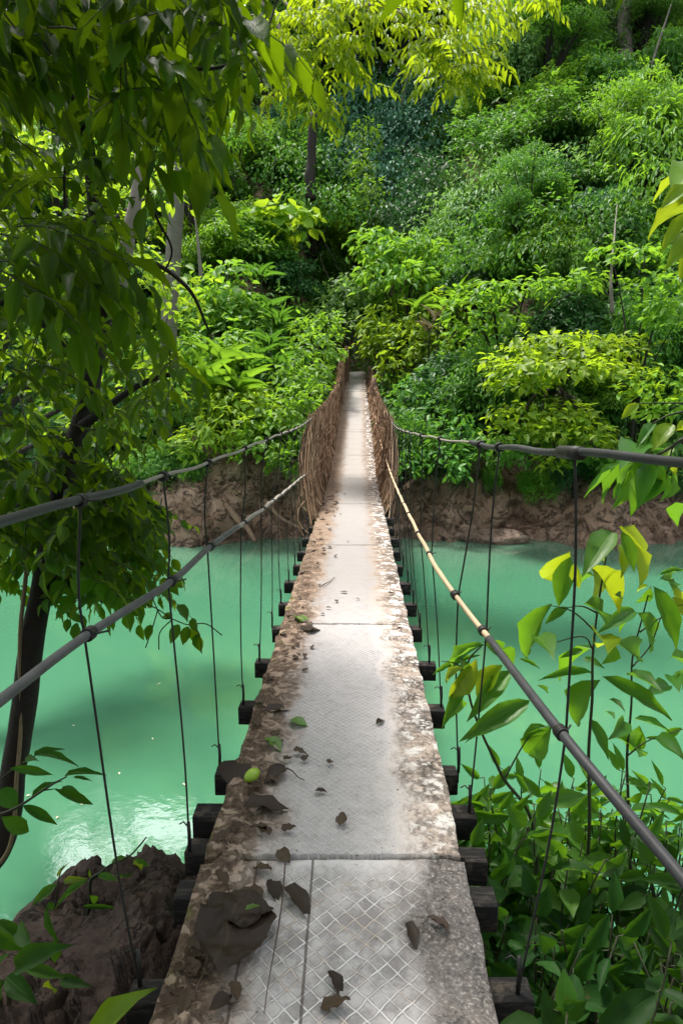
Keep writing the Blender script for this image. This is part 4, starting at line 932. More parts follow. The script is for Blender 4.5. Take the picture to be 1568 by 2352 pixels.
# ------------------------------------------------------------------ the tree leaning over the water on the left
def inside(poly, x, y):
    c = False; n = len(poly)
    for i in range(n):
        x1, y1 = poly[i]; x2, y2 = poly[i - 1]
        if (y1 > y) != (y2 > y) and x < (x2 - x1) * (y - y1) / (y2 - y1) + x1: c = not c
    return c
def leafy_twig(lv, mb, g, p0, D, length, nl, L, wr, tm, droop=.5, hang=.7, r=.004):
    t = np.linspace(0, 1, 7)[:, None]; D = unit(D); q = p0 + D * t * length + np.array([0, 0, -droop * length]) * t ** 2
    q += g.normal(0, .008, q.shape) * t
    if mb is not None: mb.tube(q, np.linspace(r, r * .35, 7), 4, False)
    ss = np.linspace(.18, 1, nl); side = unit(np.cross(D, [0, 0, 1]) + 1e-4)
    for k, s_ in enumerate(ss):
        i = min(int(s_ * 6), 5); f = s_ * 6 - i; p = q[i] * (1 - f) + q[i + 1] * f; T = unit(q[i + 1] - q[i])
        sg = 1 if k % 2 else -1
        if k == nl - 1: sg = 0
        d = T * .55 + side * sg * g.uniform(.5, .95) + np.array([0, 0, -hang * g.uniform(.5, 1.4)]) + g.normal(0, .16, 3)
        N = np.array([0, 0, 1.0]) + side * sg * .25 + g.normal(0, .32, 3)
        l = L * g.uniform(.7, 1.2) * (1.05 - .25 * abs(s_ - .6))
        lv.add(p, d, N, l, l * wr * g.uniform(.85, 1.15), tm)
g = np.random.default_rng(12); lv = Leaves(); tw = MB()
tb = P(-35, 2130, 3.9); tb[2] = .45
tree = thing('broadleaf_tree', 'dark leaning tree in the left foreground with glossy drooping leaves over the water', 'tree', tb)
tr = curve_pts([tb, P(15, 1900, 3.9), P(48, 1650, 3.9), P(88, 1380, 3.95), P(135, 1130, 4.0), P(180, 985, 4.1), P(215, 860, 4.3), P(235, 640, 4.5), P(205, 350, 4.7), P(150, 60, 4.9), P(120, -300, 5.0)], 8)
n_ = len(tr); tr[:, :2] += fbm(tr * 2, 2, 8)[:, None] * .03
mb = MB(); rr = np.interp(np.linspace(0, 1, n_), [0, .2, .5, .75, 1], [.088, .072, .062, .045, .030]) * (1 + .10 * fbm(tr * 4, 2, 81)); mb.tube(tr, rr, 14); mb.build('trunk', BARK, tree, True, tb)
def branch(pts, r0, r1):
    q = curve_pts([P(*p) if len(p) == 3 else p for p in pts], 7); mb = MB(); mb.tube(q, np.linspace(r0, r1, len(q)), 7); mb.build('branch', BARK, tree, True, tb); return q
branch([(180, 985, 4.1), (215, 960, 4.0), (240, 940, 3.9), (330, 880, 3.6), (430, 850, 3.5)], .035, .010)
branch([(205, 350, 4.7), (120, 120, 3.9), (60, 78, 3.4), (-80, 95, 3.0)], .030, .018)
branch([(120, 120, 3.9), (220, 40, 3.4), (400, -20, 3.2), (690, -40, 3.1), (820, -90, 3.2)], .024, .008)
branch([(250, 250, 3.2), (245, 235, 3.2), (180, 310, 3.1), (150, 390, 3.1), (150, 480, 3.1)], .010, .005)
branch([(335, 420, 3.6), (360, 500, 3.6), (395, 575, 3.6), (370, 640, 3.7)], .009, .004)
branch([(440, 160, 3.0), (520, 150, 3.0), (600, 90, 3.0), (640, -10, 3.1)], .008, .004)
branch([(150, 60, 4.9), (60, -220, 4.2), (200, -420, 3.8), (420, -560, 3.6)], .03, .012)
branch([(235, 640, 4.5), (330, 600, 4.0), (430, 660, 3.8), (480, 760, 3.8)], .020, .006)
branch([(215, 860, 4.3), (120, 760, 3.7), (20, 700, 3.3), (-80, 690, 3.1)], .024, .010)
branch([(135, 1130, 4.0), (200, 1160, 3.9), (300, 1140, 3.9), (370, 1170, 3.9)], .018, .006)
branch([(110, 1250, 3.95), (180, 1290, 3.9), (260, 1330, 3.9)], .012, .005)
branch([(135, 1130, 4.0), (70, 1150, 4.1), (0, 1180, 4.2)], .014, .006)
POLYA = [(-160, -160), (600, -160), (615, 40), (560, 170), (520, 250), (470, 320), (400, 370), (330, 350), (180, 300), (110, 160), (-160, 200)]
POLYB = [(-160, 280), (150, 300), (260, 420), (300, 560), (250, 640), (350, 720), (400, 840), (380, 960), (220, 1030), (-160, 1040)]
POLYC = [(-60, 1060), (250, 1050), (330, 1130), (380, 1200), (385, 1290), (340, 1360), (200, 1380), (80, 1300), (-60, 1340)]
def fill(poly, n, d0, d1, length, nl, L, wr, tm, droop, hang):
    xs_ = [p[0] for p in poly]; ys_ = [p[1] for p in poly]; k = 0
    while k < n:
        px, py = g.uniform(min(xs_), max(xs_)), g.uniform(min(ys_), max(ys_))
        if not inside(poly, px, py): continue
        d = g.uniform(d0, d1); D = np.array([g.uniform(-.5, 1), g.uniform(-.8, .5), g.uniform(-.5, .35)])
        leafy_twig(lv, tw, g, P(px, py, d) - unit(D) * length * .4 + np.array([0, 0, droop * length * .3]), D, length * g.uniform(.7, 1.25), nl, L * g.uniform(.8, 1.2), wr, tm, droop, hang); k += 1
fill(POLYA, 165, 2.4, 5.6, .40, 8, .145, .42, T_ROUND, .40, .45)
fill(POLYA, 125, 2.4, 5.0, .42, 9, .15, .34, T_LANCE, .45, .6)
fill(POLYB, 130, 2.9, 5.4, .38, 9, .12, .40, T_LANCE, .35, .35)
fill(POLYB, 130, 3.2, 6.4, .36, 9, .095, .52, T_ROUND, .3, .15)
fill(POLYC, 210, 3.3, 5.0, .34, 10, .105, .50, T_ROUND, .45, .45)
for (px, py, d) in [(30, 560, 2.3), (100, 540, 2.35), (170, 560, 2.4), (60, 620, 2.3), (200, 640, 2.5), (-10, 640, 2.2), (140, 640, 2.4), (40, 690, 2.3)]:
    leafy_twig(lv, tw, g, P(px - 60, py - 20, d + .1), (.8, -.3, .05), .42, 9, .165, .32, T_LANCE, .5, .7)
# unseen twigs added to the crown above the view, shading the near deck
k = 0
while k < 800:
    c = np.array([g.uniform(-4.2, 1.4), g.uniform(.2, 7.5), CAMZ + g.uniform(1.1, 4.0)])
    el = math.degrees(math.atan2(c[2] - CAMZ, c[1]))
    if el < 33 or (c[0] > -.7 and g.random() < .72): continue
    leafy_twig(lv, tw, g, c, np.array([g.uniform(-1, 1), g.uniform(-1, 1), g.uniform(-.4, .4)]), .5, 8, .17, .40, T_LANCE, .4, .6); k += 1
lv.build('crown', L_NEAR, tree, tb, wood=(tw, STEM))
q = tr[:34].copy(); a = np.linspace(0, 9, len(q)); q[:, 0] += .082 * np.cos(a * .55 + 5.2); q[:, 1] -= .075 + .015 * np.sin(a); mb = MB(); mb.tube(q, .013, 7); o = mb.build('climbing_vine', VINE, None, True, tb); setp(o, 'pale vine stem climbing the dark leaning trunk', 'vine')
# thin sprays hanging below it over the water
def leafpx(lv, bx, by, tx, ty, d, dd=0.0, wr=.4, tm=T_LANCE, up=(0, -.55, 1), roll=0.0):
    a, b = P(bx, by, d), P(tx, ty, d + dd); D = b - a; L = np.linalg.norm(D); N = np.asarray(up, float) + np.array([roll, 0, 0]); lv.add(a, D, N, L, L * wr, tm); return a, b
def crop(lst, x0, y0, w, k=1568.0):
    s_ = w / k; return [tuple((x0 + v * s_) * .98 if i % 2 == 0 else (y0 + v * s_) * .98 for i, v in enumerate(e[:4])) + tuple(e[4:]) for e in lst]
lv = Leaves(); mb = MB(); b = P(380, 1390, 3.6)
t = thing('hanging_spray', 'thin leafy spray hanging over the water below the left handrail', 'branch', b)
for (bx, by, tx, ty) in crop([(795, 1040, 765, 1125), (940, 1040, 890, 1140), (990, 1050, 955, 1150), (1020, 1050, 1020, 1145), (905, 985, 850, 1000), (880, 800, 935, 885), (905, 800, 965, 850), (720, 790, 700, 860), (1030, 1090, 1055, 1190), (800, 900, 770, 960), (730, 930, 690, 985), (560, 900, 620, 960), (690, 960, 730, 1000)], 0, 1000, 700): leafpx(lv, bx, by, tx, ty, 3.6, g.uniform(-.05, .05), .5, T_ROUND, (0, -1, .4))
for l in ([(800, 900), (850, 1000), (905, 1010), (985, 1040), (1080, 1035), (1165, 1095)], [(640, 900), (760, 930), (830, 960), (905, 1010)], [(830, 960), (800, 1060), (765, 1160)], [(905, 1010), (840, 1080), (835, 1170)], [(560, 850), (640, 900)], [(1020, 1040), (1050, 1100), (1058, 1190)]):
    mb.tube(curve_pts([P(x * .4375, (1000 + y * .4464) * .98, 3.6) for x, y in l], 5), .0035, 5)
lv.build('foliage', L_NEAR, t, b); mb.build('stem', STEM, t, True, b)

# ------------------------------------------------------------------ yellow leaved limbs hanging in from above
g = np.random.default_rng(21)
yb = np.array([-5.2, 18.4, hill(np.array([-5.2]), np.array([18.4]))[0] - .3])
yt = thing('overhanging_tree', 'tall tree whose sunlit yellow green boughs hang across the top of the view', 'tree', yb)
lv = Leaves(); tw = MB(); mb = MB()
mb.tube(curve_pts([yb, yb + [.3, -.4, 3], yb + [.9, -1.2, 6.5], yb + [1.7, -2.4, 10]], 6), np.linspace(.26, .14, 19), 12); mb.build('trunk', PALEBARK, yt, True, yb)
ends = [(700, 60, 13.2), (800, 40, 13), (720, 190, 13.4), (980, 100, 12.4), (1080, 130, 12.2), (880, 20, 12.6), (640, 110, 13.8), (1180, -40, 12.2), (660, 240, 13.8)]
for e in ends:
    m_ = MB(); pe = P(*e); m_.tube(curve_pts([yb + [1.7, -2.4, 10], (yb + [1.7, -2.4, 10]) * .5 + pe * .5 + [0, 0, .9], pe], 6), np.linspace(.10, .018, 13), 6); m_.build('bough', PALEBARK, yt, True, yb)
for (px, py, rx, ry, d, n) in [(690, 60, 90, 70, 13.4, 46), (800, 30, 100, 60, 13, 50), (760, 120, 80, 60, 13.2, 40), (680, 190, 70, 60, 13.8, 34), (735, 235, 40, 40, 13.8, 14), (650, 130, 60, 70, 14, 26), (960, 60, 60, 40, 12.6, 20), (1000, 110, 80, 50, 12.4, 38), (1090, 135, 60, 40, 12.2, 24), (1030, 160, 50, 40, 12.4, 14), (1120, 10, 80, 30, 12.2, 22), (900, 0, 120, 30, 12.8, 30), (1220, 0, 60, 25, 12, 12), (600, 40, 60, 60, 13.8, 16)]:
    for k in range(n):
        u = g.normal(0, .5, 2); p = P(px + u[0] * rx, py + u[1] * ry, d + g.normal(0, .55))
        leafy_twig(lv, tw, g, p, (g.uniform(-1, 1), g.uniform(-.8, .4), g.uniform(-.2, .3)), .5, 10, .19, .30, T_SMALL, .4, .55, .005)
lv.build('crown', L_YEL, yt, yb, wood=(tw, STEM))
mb = MB(); mb.tube(curve_pts([P(942, 80, 16), P(938, 140, 16.2), P(932, 190, 16.4), P(922, 240, 16.8)], 6), .022, 6); setp(mb.build('hanging_liana', PALEBARK), 'thin pale liana hanging from the yellow boughs in front of the gully', 'liana')
# bare trunks seen between the leaves
def trunk(name, label, pts, r0, r1, mat=PALEBARK, cat='tree trunk'):
    q = curve_pts([P(*p) for p in pts], 8); q[:, :2] += (fbm(q * 1.5, 2, 7) * r0 * .5)[:, None]; mb = MB(); mb.tube(q, np.linspace(r0, r1, len(q)) * (1 + .16 * fbm(q * 3, 2, 2)), 12); c = q[0]
    return setp(mb.build(name, mat, None, True, c), label, cat)
trunk('tree_trunk', 'thick grey trunk standing at the top right above the ridge', [(1430, 290, 30), (1438, 180, 30), (1432, 60, 30), (1440, -150, 30)], .36, .24)
trunk('tree_trunk', 'stout pale barked trunk showing through the leaves of the left tree', [(262, 700, 7.4), (292, 580, 7.4), (312, 470, 7.4), (325, 330, 7.5)], .080, .055)
trunk('bare_sapling', 'thin white dead stem right of the stout pale trunk', [(462, 640, 11), (455, 560, 11), (447, 500, 11)], .035, .012, cat='dead stem')
trunk('bare_sapling', 'thin bare stem leaning at the top right corner', [(1495, 150, 26), (1520, 70, 26), (1540, 10, 26)], .045, .02, cat='dead stem')
trunk('tree_trunk', 'slim pale trunk at the upper left behind the dark leaves', [(122, 300, 15), (112, 230, 15), (104, 130, 15)], .10, .08)
trunk('tree_trunk', 'slender tapering dead trunk on the right slope above the layered tree', [(1405, 720, 17.6), (1402, 640, 17.8), (1408, 560, 18.4), (1416, 470, 19.5)], .05, .012)
trunk('tree_trunk', 'dark straight trunk in the bushes left of the gully', [(715, 460, 27), (712, 380, 27), (722, 260, 27)], .22, .16, BARK)

# ------------------------------------------------------------------ saplings on the right, in front of the river
def sapling(label, leaves, stems, d, mat, name='sapling', cat='sapling', seed=0, wr=.42, spread=.22, tm=T_LANCE, young=None):
    g = np.random.default_rng(seed); lv = Leaves(); ly = Leaves(); mb = MB()
    b = P(*stems[0][0], d); t = thing(name, label, cat, b)
    for e in leaves:
        tgt = ly if (len(e) > 4 and e[4] == 'y') else lv; w_ = e[5] if len(e) > 5 else wr
        leafpx(tgt, *e[:4], d + g.uniform(-.12, .12), g.uniform(-spread, spread), w_ * .88, tm, (g.normal(0, .35), -.75 + g.normal(0, .35), .9))
    for l in stems:
        q = curve_pts([P(x, y, d) for x, y in l], 6); q[:, 1] += fbm(q * 3, 2, 3) * .03
        mb.tube(q, np.linspace(.0062, .0022, len(q)) * (1.4 if l is stems[0] else .7), 6)
    if lv.n: lv.build('foliage', mat, t, b)
    if ly.n: ly.build('young_leaves', L_SAPY, t, b)
    mb.build('stem', STEM, t, True, b); return t
K = lambda l: crop(l, 950, 1150, 650)
S1 = K([(925, 345, 770, 560, 'y', .5), (930, 375, 850, 660, 'n', .45), (1160, 235, 1020, 425, 'n', .42), (1205, 205, 1425, 505, 'y', .36), (1215, 230, 1310, 460, 'n', .36), (1200, 300, 1250, 475, 'y', .55), (1150, 290, 1100, 370, 'y', .5),
        (1050, 430, 1235, 605, 'y', .36), (1050, 440, 1110, 590, 'y', .45), (960, 400, 970, 570, 'y', .4), (820, 640, 610, 975, 'n', .33), (920, 660, 780, 745, 'n', .4), (1010, 640, 1190, 720, 'n', .42), (1060, 480, 960, 500, 'n', .3),
        (1190, 860, 1390, 950, 'n', .4), (1085, 820, 1170, 850, 'y', .6), (1080, 890, 1080, 830, 'y', .5), (1050, 890, 830, 1000, 'n', .38), (1050, 1030, 770, 1040, 'n', .22), (1090, 1070, 890, 1350, 'n', .42), (1110, 1050, 1540, 1280, 'n', .24),
        (1250, 1040, 1440, 1080, 'n', .36), (1150, 1180, 1240, 1225, 'n', .4), (740, 830, 830, 880, 'n', .5), (1180, 590, 1240, 600, 'n', .4), (1000, 900, 880, 935, 'n', .35), (1000, 950, 1120, 990, 'n', .4), (1040, 1290, 1160, 1510, 'n', .34), (1180, 880, 1150, 970, 'n', .4)])
A = lambda l: [((950 + x * 650 / 1568) * .98, (1150 + y * 650 / 1568) * .98) for x, y in l]
sapling('tall sapling with large yellow topped leaves right of the handrail, over the river', S1, [A([(1035, 2600), (1030, 1950), (1040, 1500), (1055, 1200), (1060, 950), (1090, 700), (1120, 450), (1150, 270)]), A([(1090, 700), (1000, 660), (900, 670)]), A([(1060, 900), (1000, 830), (770, 880)]), A([(1120, 500), (1050, 440)]), A([(1075, 800), (950, 690), (820, 650)])], 2.75, L_SAP, seed=1)
S2 = K([(1400, 540, 1568, 900, 'n', .34), (1480, 510, 1580, 660, 'y', .4), (1310, 690, 1450, 915, 'n', .5), (1380, 545, 1310, 660, 'n', .5), (1370, 540, 1290, 560, 'y', .4), (1430, 480, 1600, 430, 'n', .2), (1440, 500, 1560, 490, 'n', .4), (1290, 680, 1120, 770, 'n', .3), (1300, 700, 1190, 760, 'n', .3), (1500, 600, 1660, 800, 'y', .34), (1320, 1330, 1270, 1505, 'n', .55), (1290, 1290, 1500, 1335, 'n', .3), (1230, 1300, 1200, 1380, 'n', .4), (1500, 940, 1640, 980, 'n', .4), (1520, 1030, 1620, 1110, 'n', .4), (1480, 1100, 1380, 1130, 'n', .4), (1500, 1050, 1540, 1090, 'n', .5), (1350, 1400, 1490, 1410, 'n', .2), (1560, 1340, 1440, 1400, 'n', .4), (1180, 1290, 1130, 1230, 'n', .4), (1200, 1400, 1400, 1480, 'n', .35), (1420, 1390, 1560, 1480, 'n', .4), (1560, 1120, 1650, 1200, 'n', .4)])
sapling('branching sapling with dark grey green leaves in the water at the right edge', S2, [A([(1250, 2300), (1258, 1900), (1250, 1500), (1270, 1200), (1290, 900), (1390, 545)]), A([(1280, 1000), (1380, 880), (1460, 690), (1600, 640)]), A([(1250, 1500), (1380, 1400), (1600, 1340)]), A([(1320, 800), (1440, 720), (1530, 740)])], 3.1, L_SAP, seed=2)
S3 = K([(700, 1190, 320, 1395, 'n', .30), (655, 1260, 330, 1390, 'n', .2), (585, 1020, 365, 1275, 'n', .32), (545, 985, 370, 1180, 'y', .5), (400, 950, 240, 1225, 'y', .36), (440, 870, 180, 1000, 'n', .16), (430, 860, 250, 930, 'n', .25), (330, 1000, 190, 1080, 'y', .3), (350, 1080, 200, 1330, 'n', .25), (440, 860, 600, 940, 'n', .4), (420, 930, 120, 1030, 'n', .14), (280, 1150, 310, 1260, 'n', .2), (640, 950, 770, 1000, 'n', .2), (820, 1330, 650, 1545, 'n', .42), (790, 1330, 640, 1380, 'n', .35), (560, 890, 590, 985, 'n', .5), (300, 950, 350, 1050, 'n', .4), (740, 1100, 830, 1145, 'n', .2)])
sapling('sapling with long two toned leaves growing close to the right walkway edge', S3, [A([(740, 2500), (720, 1900), (560, 1640), (500, 1520), (430, 1370), (370, 1200), (350, 1050), (360, 950), (430, 870)]), A([(350, 1050), (290, 980), (200, 960)]), A([(430, 1370), (560, 1230), (700, 1190)]), A([(560, 1640), (700, 1400), (810, 1330)])], 2.6, L_SAP, seed=3)
Q = lambda l: crop(l, 1000, 500, 600)
B1 = Q([(1300, 1165, 1185, 1250, 'y', .55), (1500, 1290, 1380, 1425, 'y', .6), (1260, 1520, 935, 1680, 'n', .2), (1240, 1530, 1020, 1725, 'n', .3), (1290, 1520, 1130, 1752, 'n', .3), (1300, 1530, 1200, 1765, 'n', .4), (1440, 1600, 1290, 1795, 'n', .4), (1360, 1520, 1300, 1770, 'n', .4), (1470, 1600, 1470, 1762, 'n', .5), (1500, 1600, 1520, 1740, 'n', .4), (1180, 1650, 1140, 1750, 'n', .4), (1330, 1640, 1270, 1780, 'n', .4), (1300, 1430, 1210, 1480, 'n', .5), (1390, 1290, 1290, 1400, 'n', .3), (1500, 1430, 1450, 1490, 'y', .6), (1420, 1520, 1360, 1780, 'n', .4), (1600, 1780, 1500, 1850, 'n', .5), (1568, 1285, 1540, 1320, 'y', .7), (1330, 1500, 1260, 1640, 'n', .4), (1540, 1540, 1500, 1620, 'y', .4)])
AQ = lambda l: [((1000 + x * 600 / 1568) * .98, (500 + y * 600 / 1568) * .98) for x, y in l]
sapling('leafy branch reaching in from the right edge across the upper cable', B1, [AQ([(1900, 1300), (1700, 1350), (1568, 1380), (1480, 1440), (1350, 1510), (1260, 1520)]), AQ([(1700, 1200), (1568, 1165), (1300, 1163)]), AQ([(1568, 1215), (1470, 1240), (1380, 1290)]), AQ([(1568, 1370), (1500, 1440), (1470, 1600)])], 2.35, L_SAP, 'leafy_branch', 'branch', 4)
R4 = lambda l: crop(l, 1000, 0, 600)
B2 = R4([(1600, 1040, 1355, 1190, 'y', .3), (1620, 1150, 1440, 1235, 'n', .5), (1600, 1220, 1330, 1385, 'y', .16), (1640, 1280, 1370, 1330, 'y', .25), (1640, 1300, 1420, 1515, 'n', .42), (1640, 1430, 1480, 1600, 'n', .4), (1640, 1150, 1400, 1290, 'n', .3), (1650, 1020, 1500, 1090, 'y', .4), (1640, 1480, 1540, 1700, 'n', .4)])
AR = lambda l: [((1000 + x * 600 / 1568) * .98, (x2 * 600 / 1568) * .98) for x, x2 in l]
sapling('drooping leaves hanging in at the right edge above the lime shrub', B2, [AR([(1950, 1000), (1750, 1080), (1640, 1200)]), AR([(1750, 1080), (1660, 1040), (1600, 1040)]), AR([(1700, 1150), (1650, 1300), (1640, 1430)])], 2.6, L_SAPY, 'leafy_branch', 'branch', 5)
leafset = crop([(1120, -60, 1110, 80, 'n', .8)], 600, 0, 600)
# broad leaved undergrowth filling the lower right
g = np.random.default_rng(33)
def understory(label, pts, d, L, n, mat, seed, wr=.42, tm=T_ROUND, cat='leafy plant', name='leafy_plant', h=.7):
    g = np.random.default_rng(seed); lv = Leaves(); mb = MB(); base = P(*pts[0], d); base[2] = .5
    t = thing(name, label, cat, base)
    for (px, py) in pts:
        d_ = d + g.uniform(-.35, .35); p = P(px, py, d_); f = p + np.array([g.normal(0, .10), g.normal(0, .1), -h]); q = np.linspace(f, p, 8); q[:, 0] += .03 * np.sin(np.linspace(0, 4, 8) + px); mb.tube(q, np.linspace(.006, .003, 8), 5)
        for k in range(n):
            s_ = .25 + .75 * (k + 1) / n; i = min(int(s_ * 7), 6); c = q[i] + (q[i + 1] - q[i]) * (s_ * 7 - i); a = k * 2.4 + px
            D = np.array([math.cos(a), math.sin(a) * .8, g.uniform(-.45, .3)]); l = L * (g.uniform(.45, 1.35) if k < n - 1 else .8)
            c2 = c + D * .022; mb.tube([c, c2], .002, 4, False)
            lv.add(c2, D + [0, 0, -.1] if k < n - 1 else D * .4 + [0, -.2, .5], np.array([0, -.35, 1]) + g.normal(0, .5, 3) if k < n - 1 else np.array([0, -1, .4]), l, l * wr * g.uniform(.7, 1.2), tm if g.random() < .6 else T_LANCE)
    lv.build('foliage', mat, t, base); mb.build('stem', STEM, t, True, base); return t
def grid(x0, x1, y0, y1, nx, ny, s_=0):
    g = np.random.default_rng(s_); return [(x0 + (x1 - x0) * (i + .5 + g.uniform(-.4, .4)) / nx, y0 + (y1 - y0) * (j + .5 + g.uniform(-.4, .4)) / ny) for j in range(ny) for i in range(nx)]
understory('dense plant with small light leaves beside the walkway, nearest the crossbeam ends', grid(1070, 1240, 1840, 2030, 5, 4, 1), 2.75, .14, 9, L_SAP, 1, .5)
understory('mid green leafy plant between the two dark stems at the lower right', grid(1230, 1420, 1860, 2060, 4, 4, 2), 2.7, .15, 9, L_SAP, 2, .5)
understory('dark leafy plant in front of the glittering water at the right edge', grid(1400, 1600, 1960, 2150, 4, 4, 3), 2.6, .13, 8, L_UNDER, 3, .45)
understory('dark green plant with wide leaves touching the walkway near the bottom', grid(1110, 1260, 2040, 2230, 3, 4, 4), 2.2, .13, 9, L_SHADED, 4, .48)
understory('large leaved dark plant at the lower right, in the middle of the thicket', grid(1250, 1440, 2080, 2300, 3, 4, 5), 2.05, .16, 8, L_SHADED, 5, .42, T_LANCE)
understory('deep shaded plant with long leaves in the bottom right corner', grid(1430, 1620, 2140, 2380, 3, 4, 6), 1.95, .17, 8, L_SHADED, 6, .36, T_LANCE)
understory('low plant with oval leaves at the bottom edge right of the walkway', grid(1180, 1420, 2300, 2420, 4, 2, 7), 1.8, .13, 8, L_SHADED, 7, .55)
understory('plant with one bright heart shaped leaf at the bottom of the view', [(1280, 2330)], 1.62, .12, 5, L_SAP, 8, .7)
understory('dense dark clump low on the mud right of the walkway, behind the others', grid(1090, 1300, 1900, 2120, 5, 4, 11), 3.0, .13, 8, L_SHADED, 11, .5)
understory('dark leaf clump hanging over the glittering water behind the right plants', grid(1300, 1560, 1930, 2110, 5, 3, 12), 2.95, .14, 8, L_SHADED, 12, .45)
understory('thick shaded leaves along the walkway edge in the lower right', grid(1110, 1300, 2130, 2380, 4, 4, 13), 2.25, .14, 9, L_SHADED, 13, .46)
understory('long pointed dark leaves in the middle of the lower right thicket', grid(1300, 1580, 2160, 2400, 5, 4, 14), 2.3, .17, 8, L_SHADED, 14, .34, T_LANCE)
understory('bright fresh plant spreading over the water edge right of the walkway', grid(1070, 1440, 1760, 1890, 7, 3, 21), 2.9, .15, 9, L_SAP, 21, .38, T_LANCE, h=.5)
understory('fresh light plant with narrow leaves over the water at the right edge', grid(1430, 1600, 1760, 1930, 4, 3, 22), 3.0, .16, 9, L_SAP, 22, .28, T_LANCE, h=.6)

# ------------------------------------------------------------------ sprigs at the lower left
X7 = lambda l: crop(l, 0, 1700, 600)
A7 = lambda l: [((x * 600 / 1568) * .98, (1700 + y * 600 / 1568) * .98) for x, y in l]
sapling('sprig with slim pointed leaves sticking out from the leaning trunk over the water', X7([(210, 190, 362, 130, 'n', .24), (235, 185, 470, 205, 'n', .16), (60, 262, 338, 298, 'n', .24), (195, 440, 362, 318, 'n', .3), (400, 310, 632, 268, 'n', .16), (450, 318, 562, 332, 'n', .22), (335, 390, 598, 492, 'n', .22), (370, 400, 490, 418, 'n', .5), (140, 490, 358, 605, 'n', .3), (0, 390, 110, 510, 'n', .8), (10, 560, 205, 668, 'n', .45), (155, 225, 210, 195, 'n', .4)]),
        [A7([(-120, 560), (0, 540), (110, 500), (260, 405), (345, 350), (410, 315)]), A7([(-120, 420), (0, 330), (80, 270), (155, 225), (215, 190)]), A7([(260, 405), (345, 395)])], 2.9, L_UNDER, 'leafy_sprig', 'sprig', 6, spread=.12)
sapling('sprig with a yellow flower tip rising from the rocks beside the left hanger', X7([(540, 940, 340, 960, 'y', .16), (680, 850, 800, 788, 'n', .3), (820, 825, 918, 862, 'n', .36), (600, 920, 722, 942, 'n', .4), (720, 900, 808, 936, 'n', .45), (545, 950, 320, 1095, 'n', .2), (500, 1110, 735, 1116, 'n', .14), (355, 930, 405, 842, 'y', .16), (550, 1040, 610, 1090, 'n', .4), (815, 850, 880, 860, 'y', .5), (560, 930, 545, 885, 'y', .5), (350, 970, 190, 1100, 'n', .4), (300, 1080, 350, 1160, 'n', .5)]),
        [A7([(520, 1250), (545, 1100), (550, 960), (620, 900), (680, 850), (800, 790), (905, 670)]), A7([(550, 960), (640, 910), (740, 900)]), A7([(300, 1300), (330, 1120), (350, 960), (390, 860)])], 2.6, L_SAP, 'leafy_sprig', 'sprig', 7, spread=.1)
sapling('dark strap leaved plant in the bottom left corner in front of the rocks', X7([(205, 1370, 85, 1180, 'n', .36), (-20, 1190, 200, 1350, 'n', .34), (140, 1480, 400, 1540, 'n', .3), (40, 1540, 205, 1690, 'n', .5), (300, 1560, 330, 1650, 'y', .65), (375, 1555, 520, 1590, 'n', .3), (100, 1500, 345, 1340, 'n', .34), (-20, 1250, 130, 1400, 'n', .5), (60, 1400, -60, 1500, 'n', .4), (30, 1560, -50, 1760, 'n', .5), (190, 1340, 120, 1400, 'n', .4), (330, 1310, 350, 1480, 'n', .35), (290, 1100, 340, 1360, 'n', .2)]),
        [A7([(60, 2000), (50, 1700), (100, 1500), (180, 1400), (210, 1370)]), A7([(50, 1700), (20, 1560)]), A7([(100, 1500), (250, 1470), (360, 1380)])], 2.0, L_UNDER, 'leafy_plant', 'leafy plant', 8, spread=.12)
sapling('single bright pointed leaf at the bottom edge left of the walkway', X7([(560, 1960, 842, 1600, 'y', .36)]), [A7([(400, 2200), (470, 2080), (560, 1960)])], 1.45, L_SAP, 'leafy_plant', 'leafy plant', 9, spread=.03)
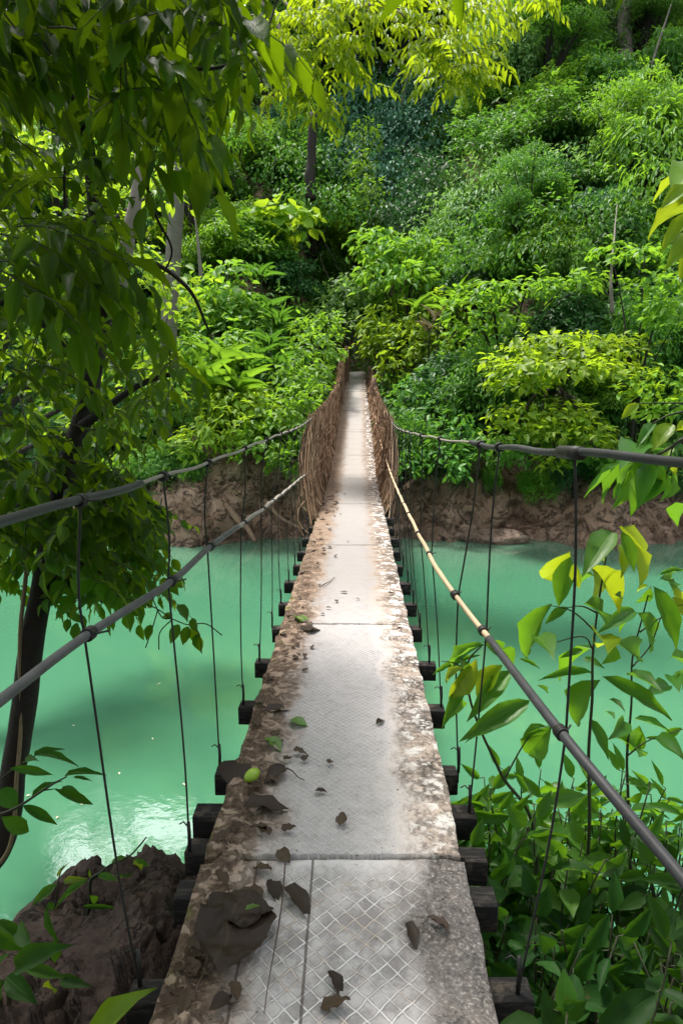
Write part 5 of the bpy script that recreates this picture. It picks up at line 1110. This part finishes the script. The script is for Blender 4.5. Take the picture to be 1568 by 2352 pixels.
# leaf specks floating on the river
g = np.random.default_rng(8)
SPECK = leafmat('floating_leaf', [(.40, .42, .22), (.5, .5, .34), (.6, .58, .45)], (.3, .3, .05), .1)
for k, (px, py) in enumerate([(352, 1700), (275, 1780), (420, 1800), (172, 1668), (60, 1830), (90, 1552), (340, 1960), (250, 2075), (130, 1882), (370, 1570), (1270, 1555), (190, 1850)]):
    d = 5.0
    for _ in range(60): d += P(px, py, d)[2] * 1.0
    c = P(px, py, d); lv = Leaves(); a = g.uniform(0, 6.28); lv.add((0, 0, .006), (math.cos(a), math.sin(a), 0), (0, 0, 1), g.uniform(.03, .06), .022, T_FAR)
    o = lv.build('floating_leaf', SPECK); o.location = [float(c[0]), float(c[1]), 0]; setp(o, 'small pale leaf speck floating on the green river', 'floating leaf', 'leaf specks on the river')

# unseen trees added beside and behind the viewer to shade the near bank
for k, (x, y, sc) in enumerate([(5.6, -.8, 2.5), (3.6, -3.4, 2.7), (-4.4, -3.0, 2.7), (.2, -6.5, 2.8), (-6.8, 1.0, 2.6)]):
    place('unseen_shade_tree', 'tree', (x, y, 1.2), sc, L_MID, 'unseen leafy tree added on the near bank to shade the foreground', 'tree', 'unseen shade trees of the near bank', G)

# bare vines and dead stems tangled in the far slope
g = np.random.default_rng(71)
for k in range(46):
    px, py = g.uniform(480, 1600), g.uniform(120, 760)
    if 760 < px < 880 and py > 560: continue
    p = on_hill(px, py + 60); p = P(px, py, max(16.5, p[1] - g.uniform(1.2, 2.4))); ln = g.uniform(1.0, 3.0); dx = g.normal(0, .35)
    up = g.random() < .35; e = p + (np.array([dx * ln, g.normal(0, .2), -ln]) if not up else np.array([dx * ln * 2, g.normal(0, .3), -ln * .8]))
    t = np.linspace(0, 1, 12)[:, None]; q = p + (e - p) * t; q[:, 0] += .10 * fbm(q * 1.4 + k, 2, 3) * ln; q[:, 1] += -.25 * np.sin(np.pi * t[:, 0])
    mb = MB(); r = g.uniform(.010, .026); mb.tube(q, np.linspace(r * .6, r, 12), 5)
    setp(mb.build('bare_vine', PALEBARK if k % 3 else VINE, None, True, p), 'thin bare vine stem tangled among the leaves of the far slope', 'vine', 'bare vine stems on the far slope')
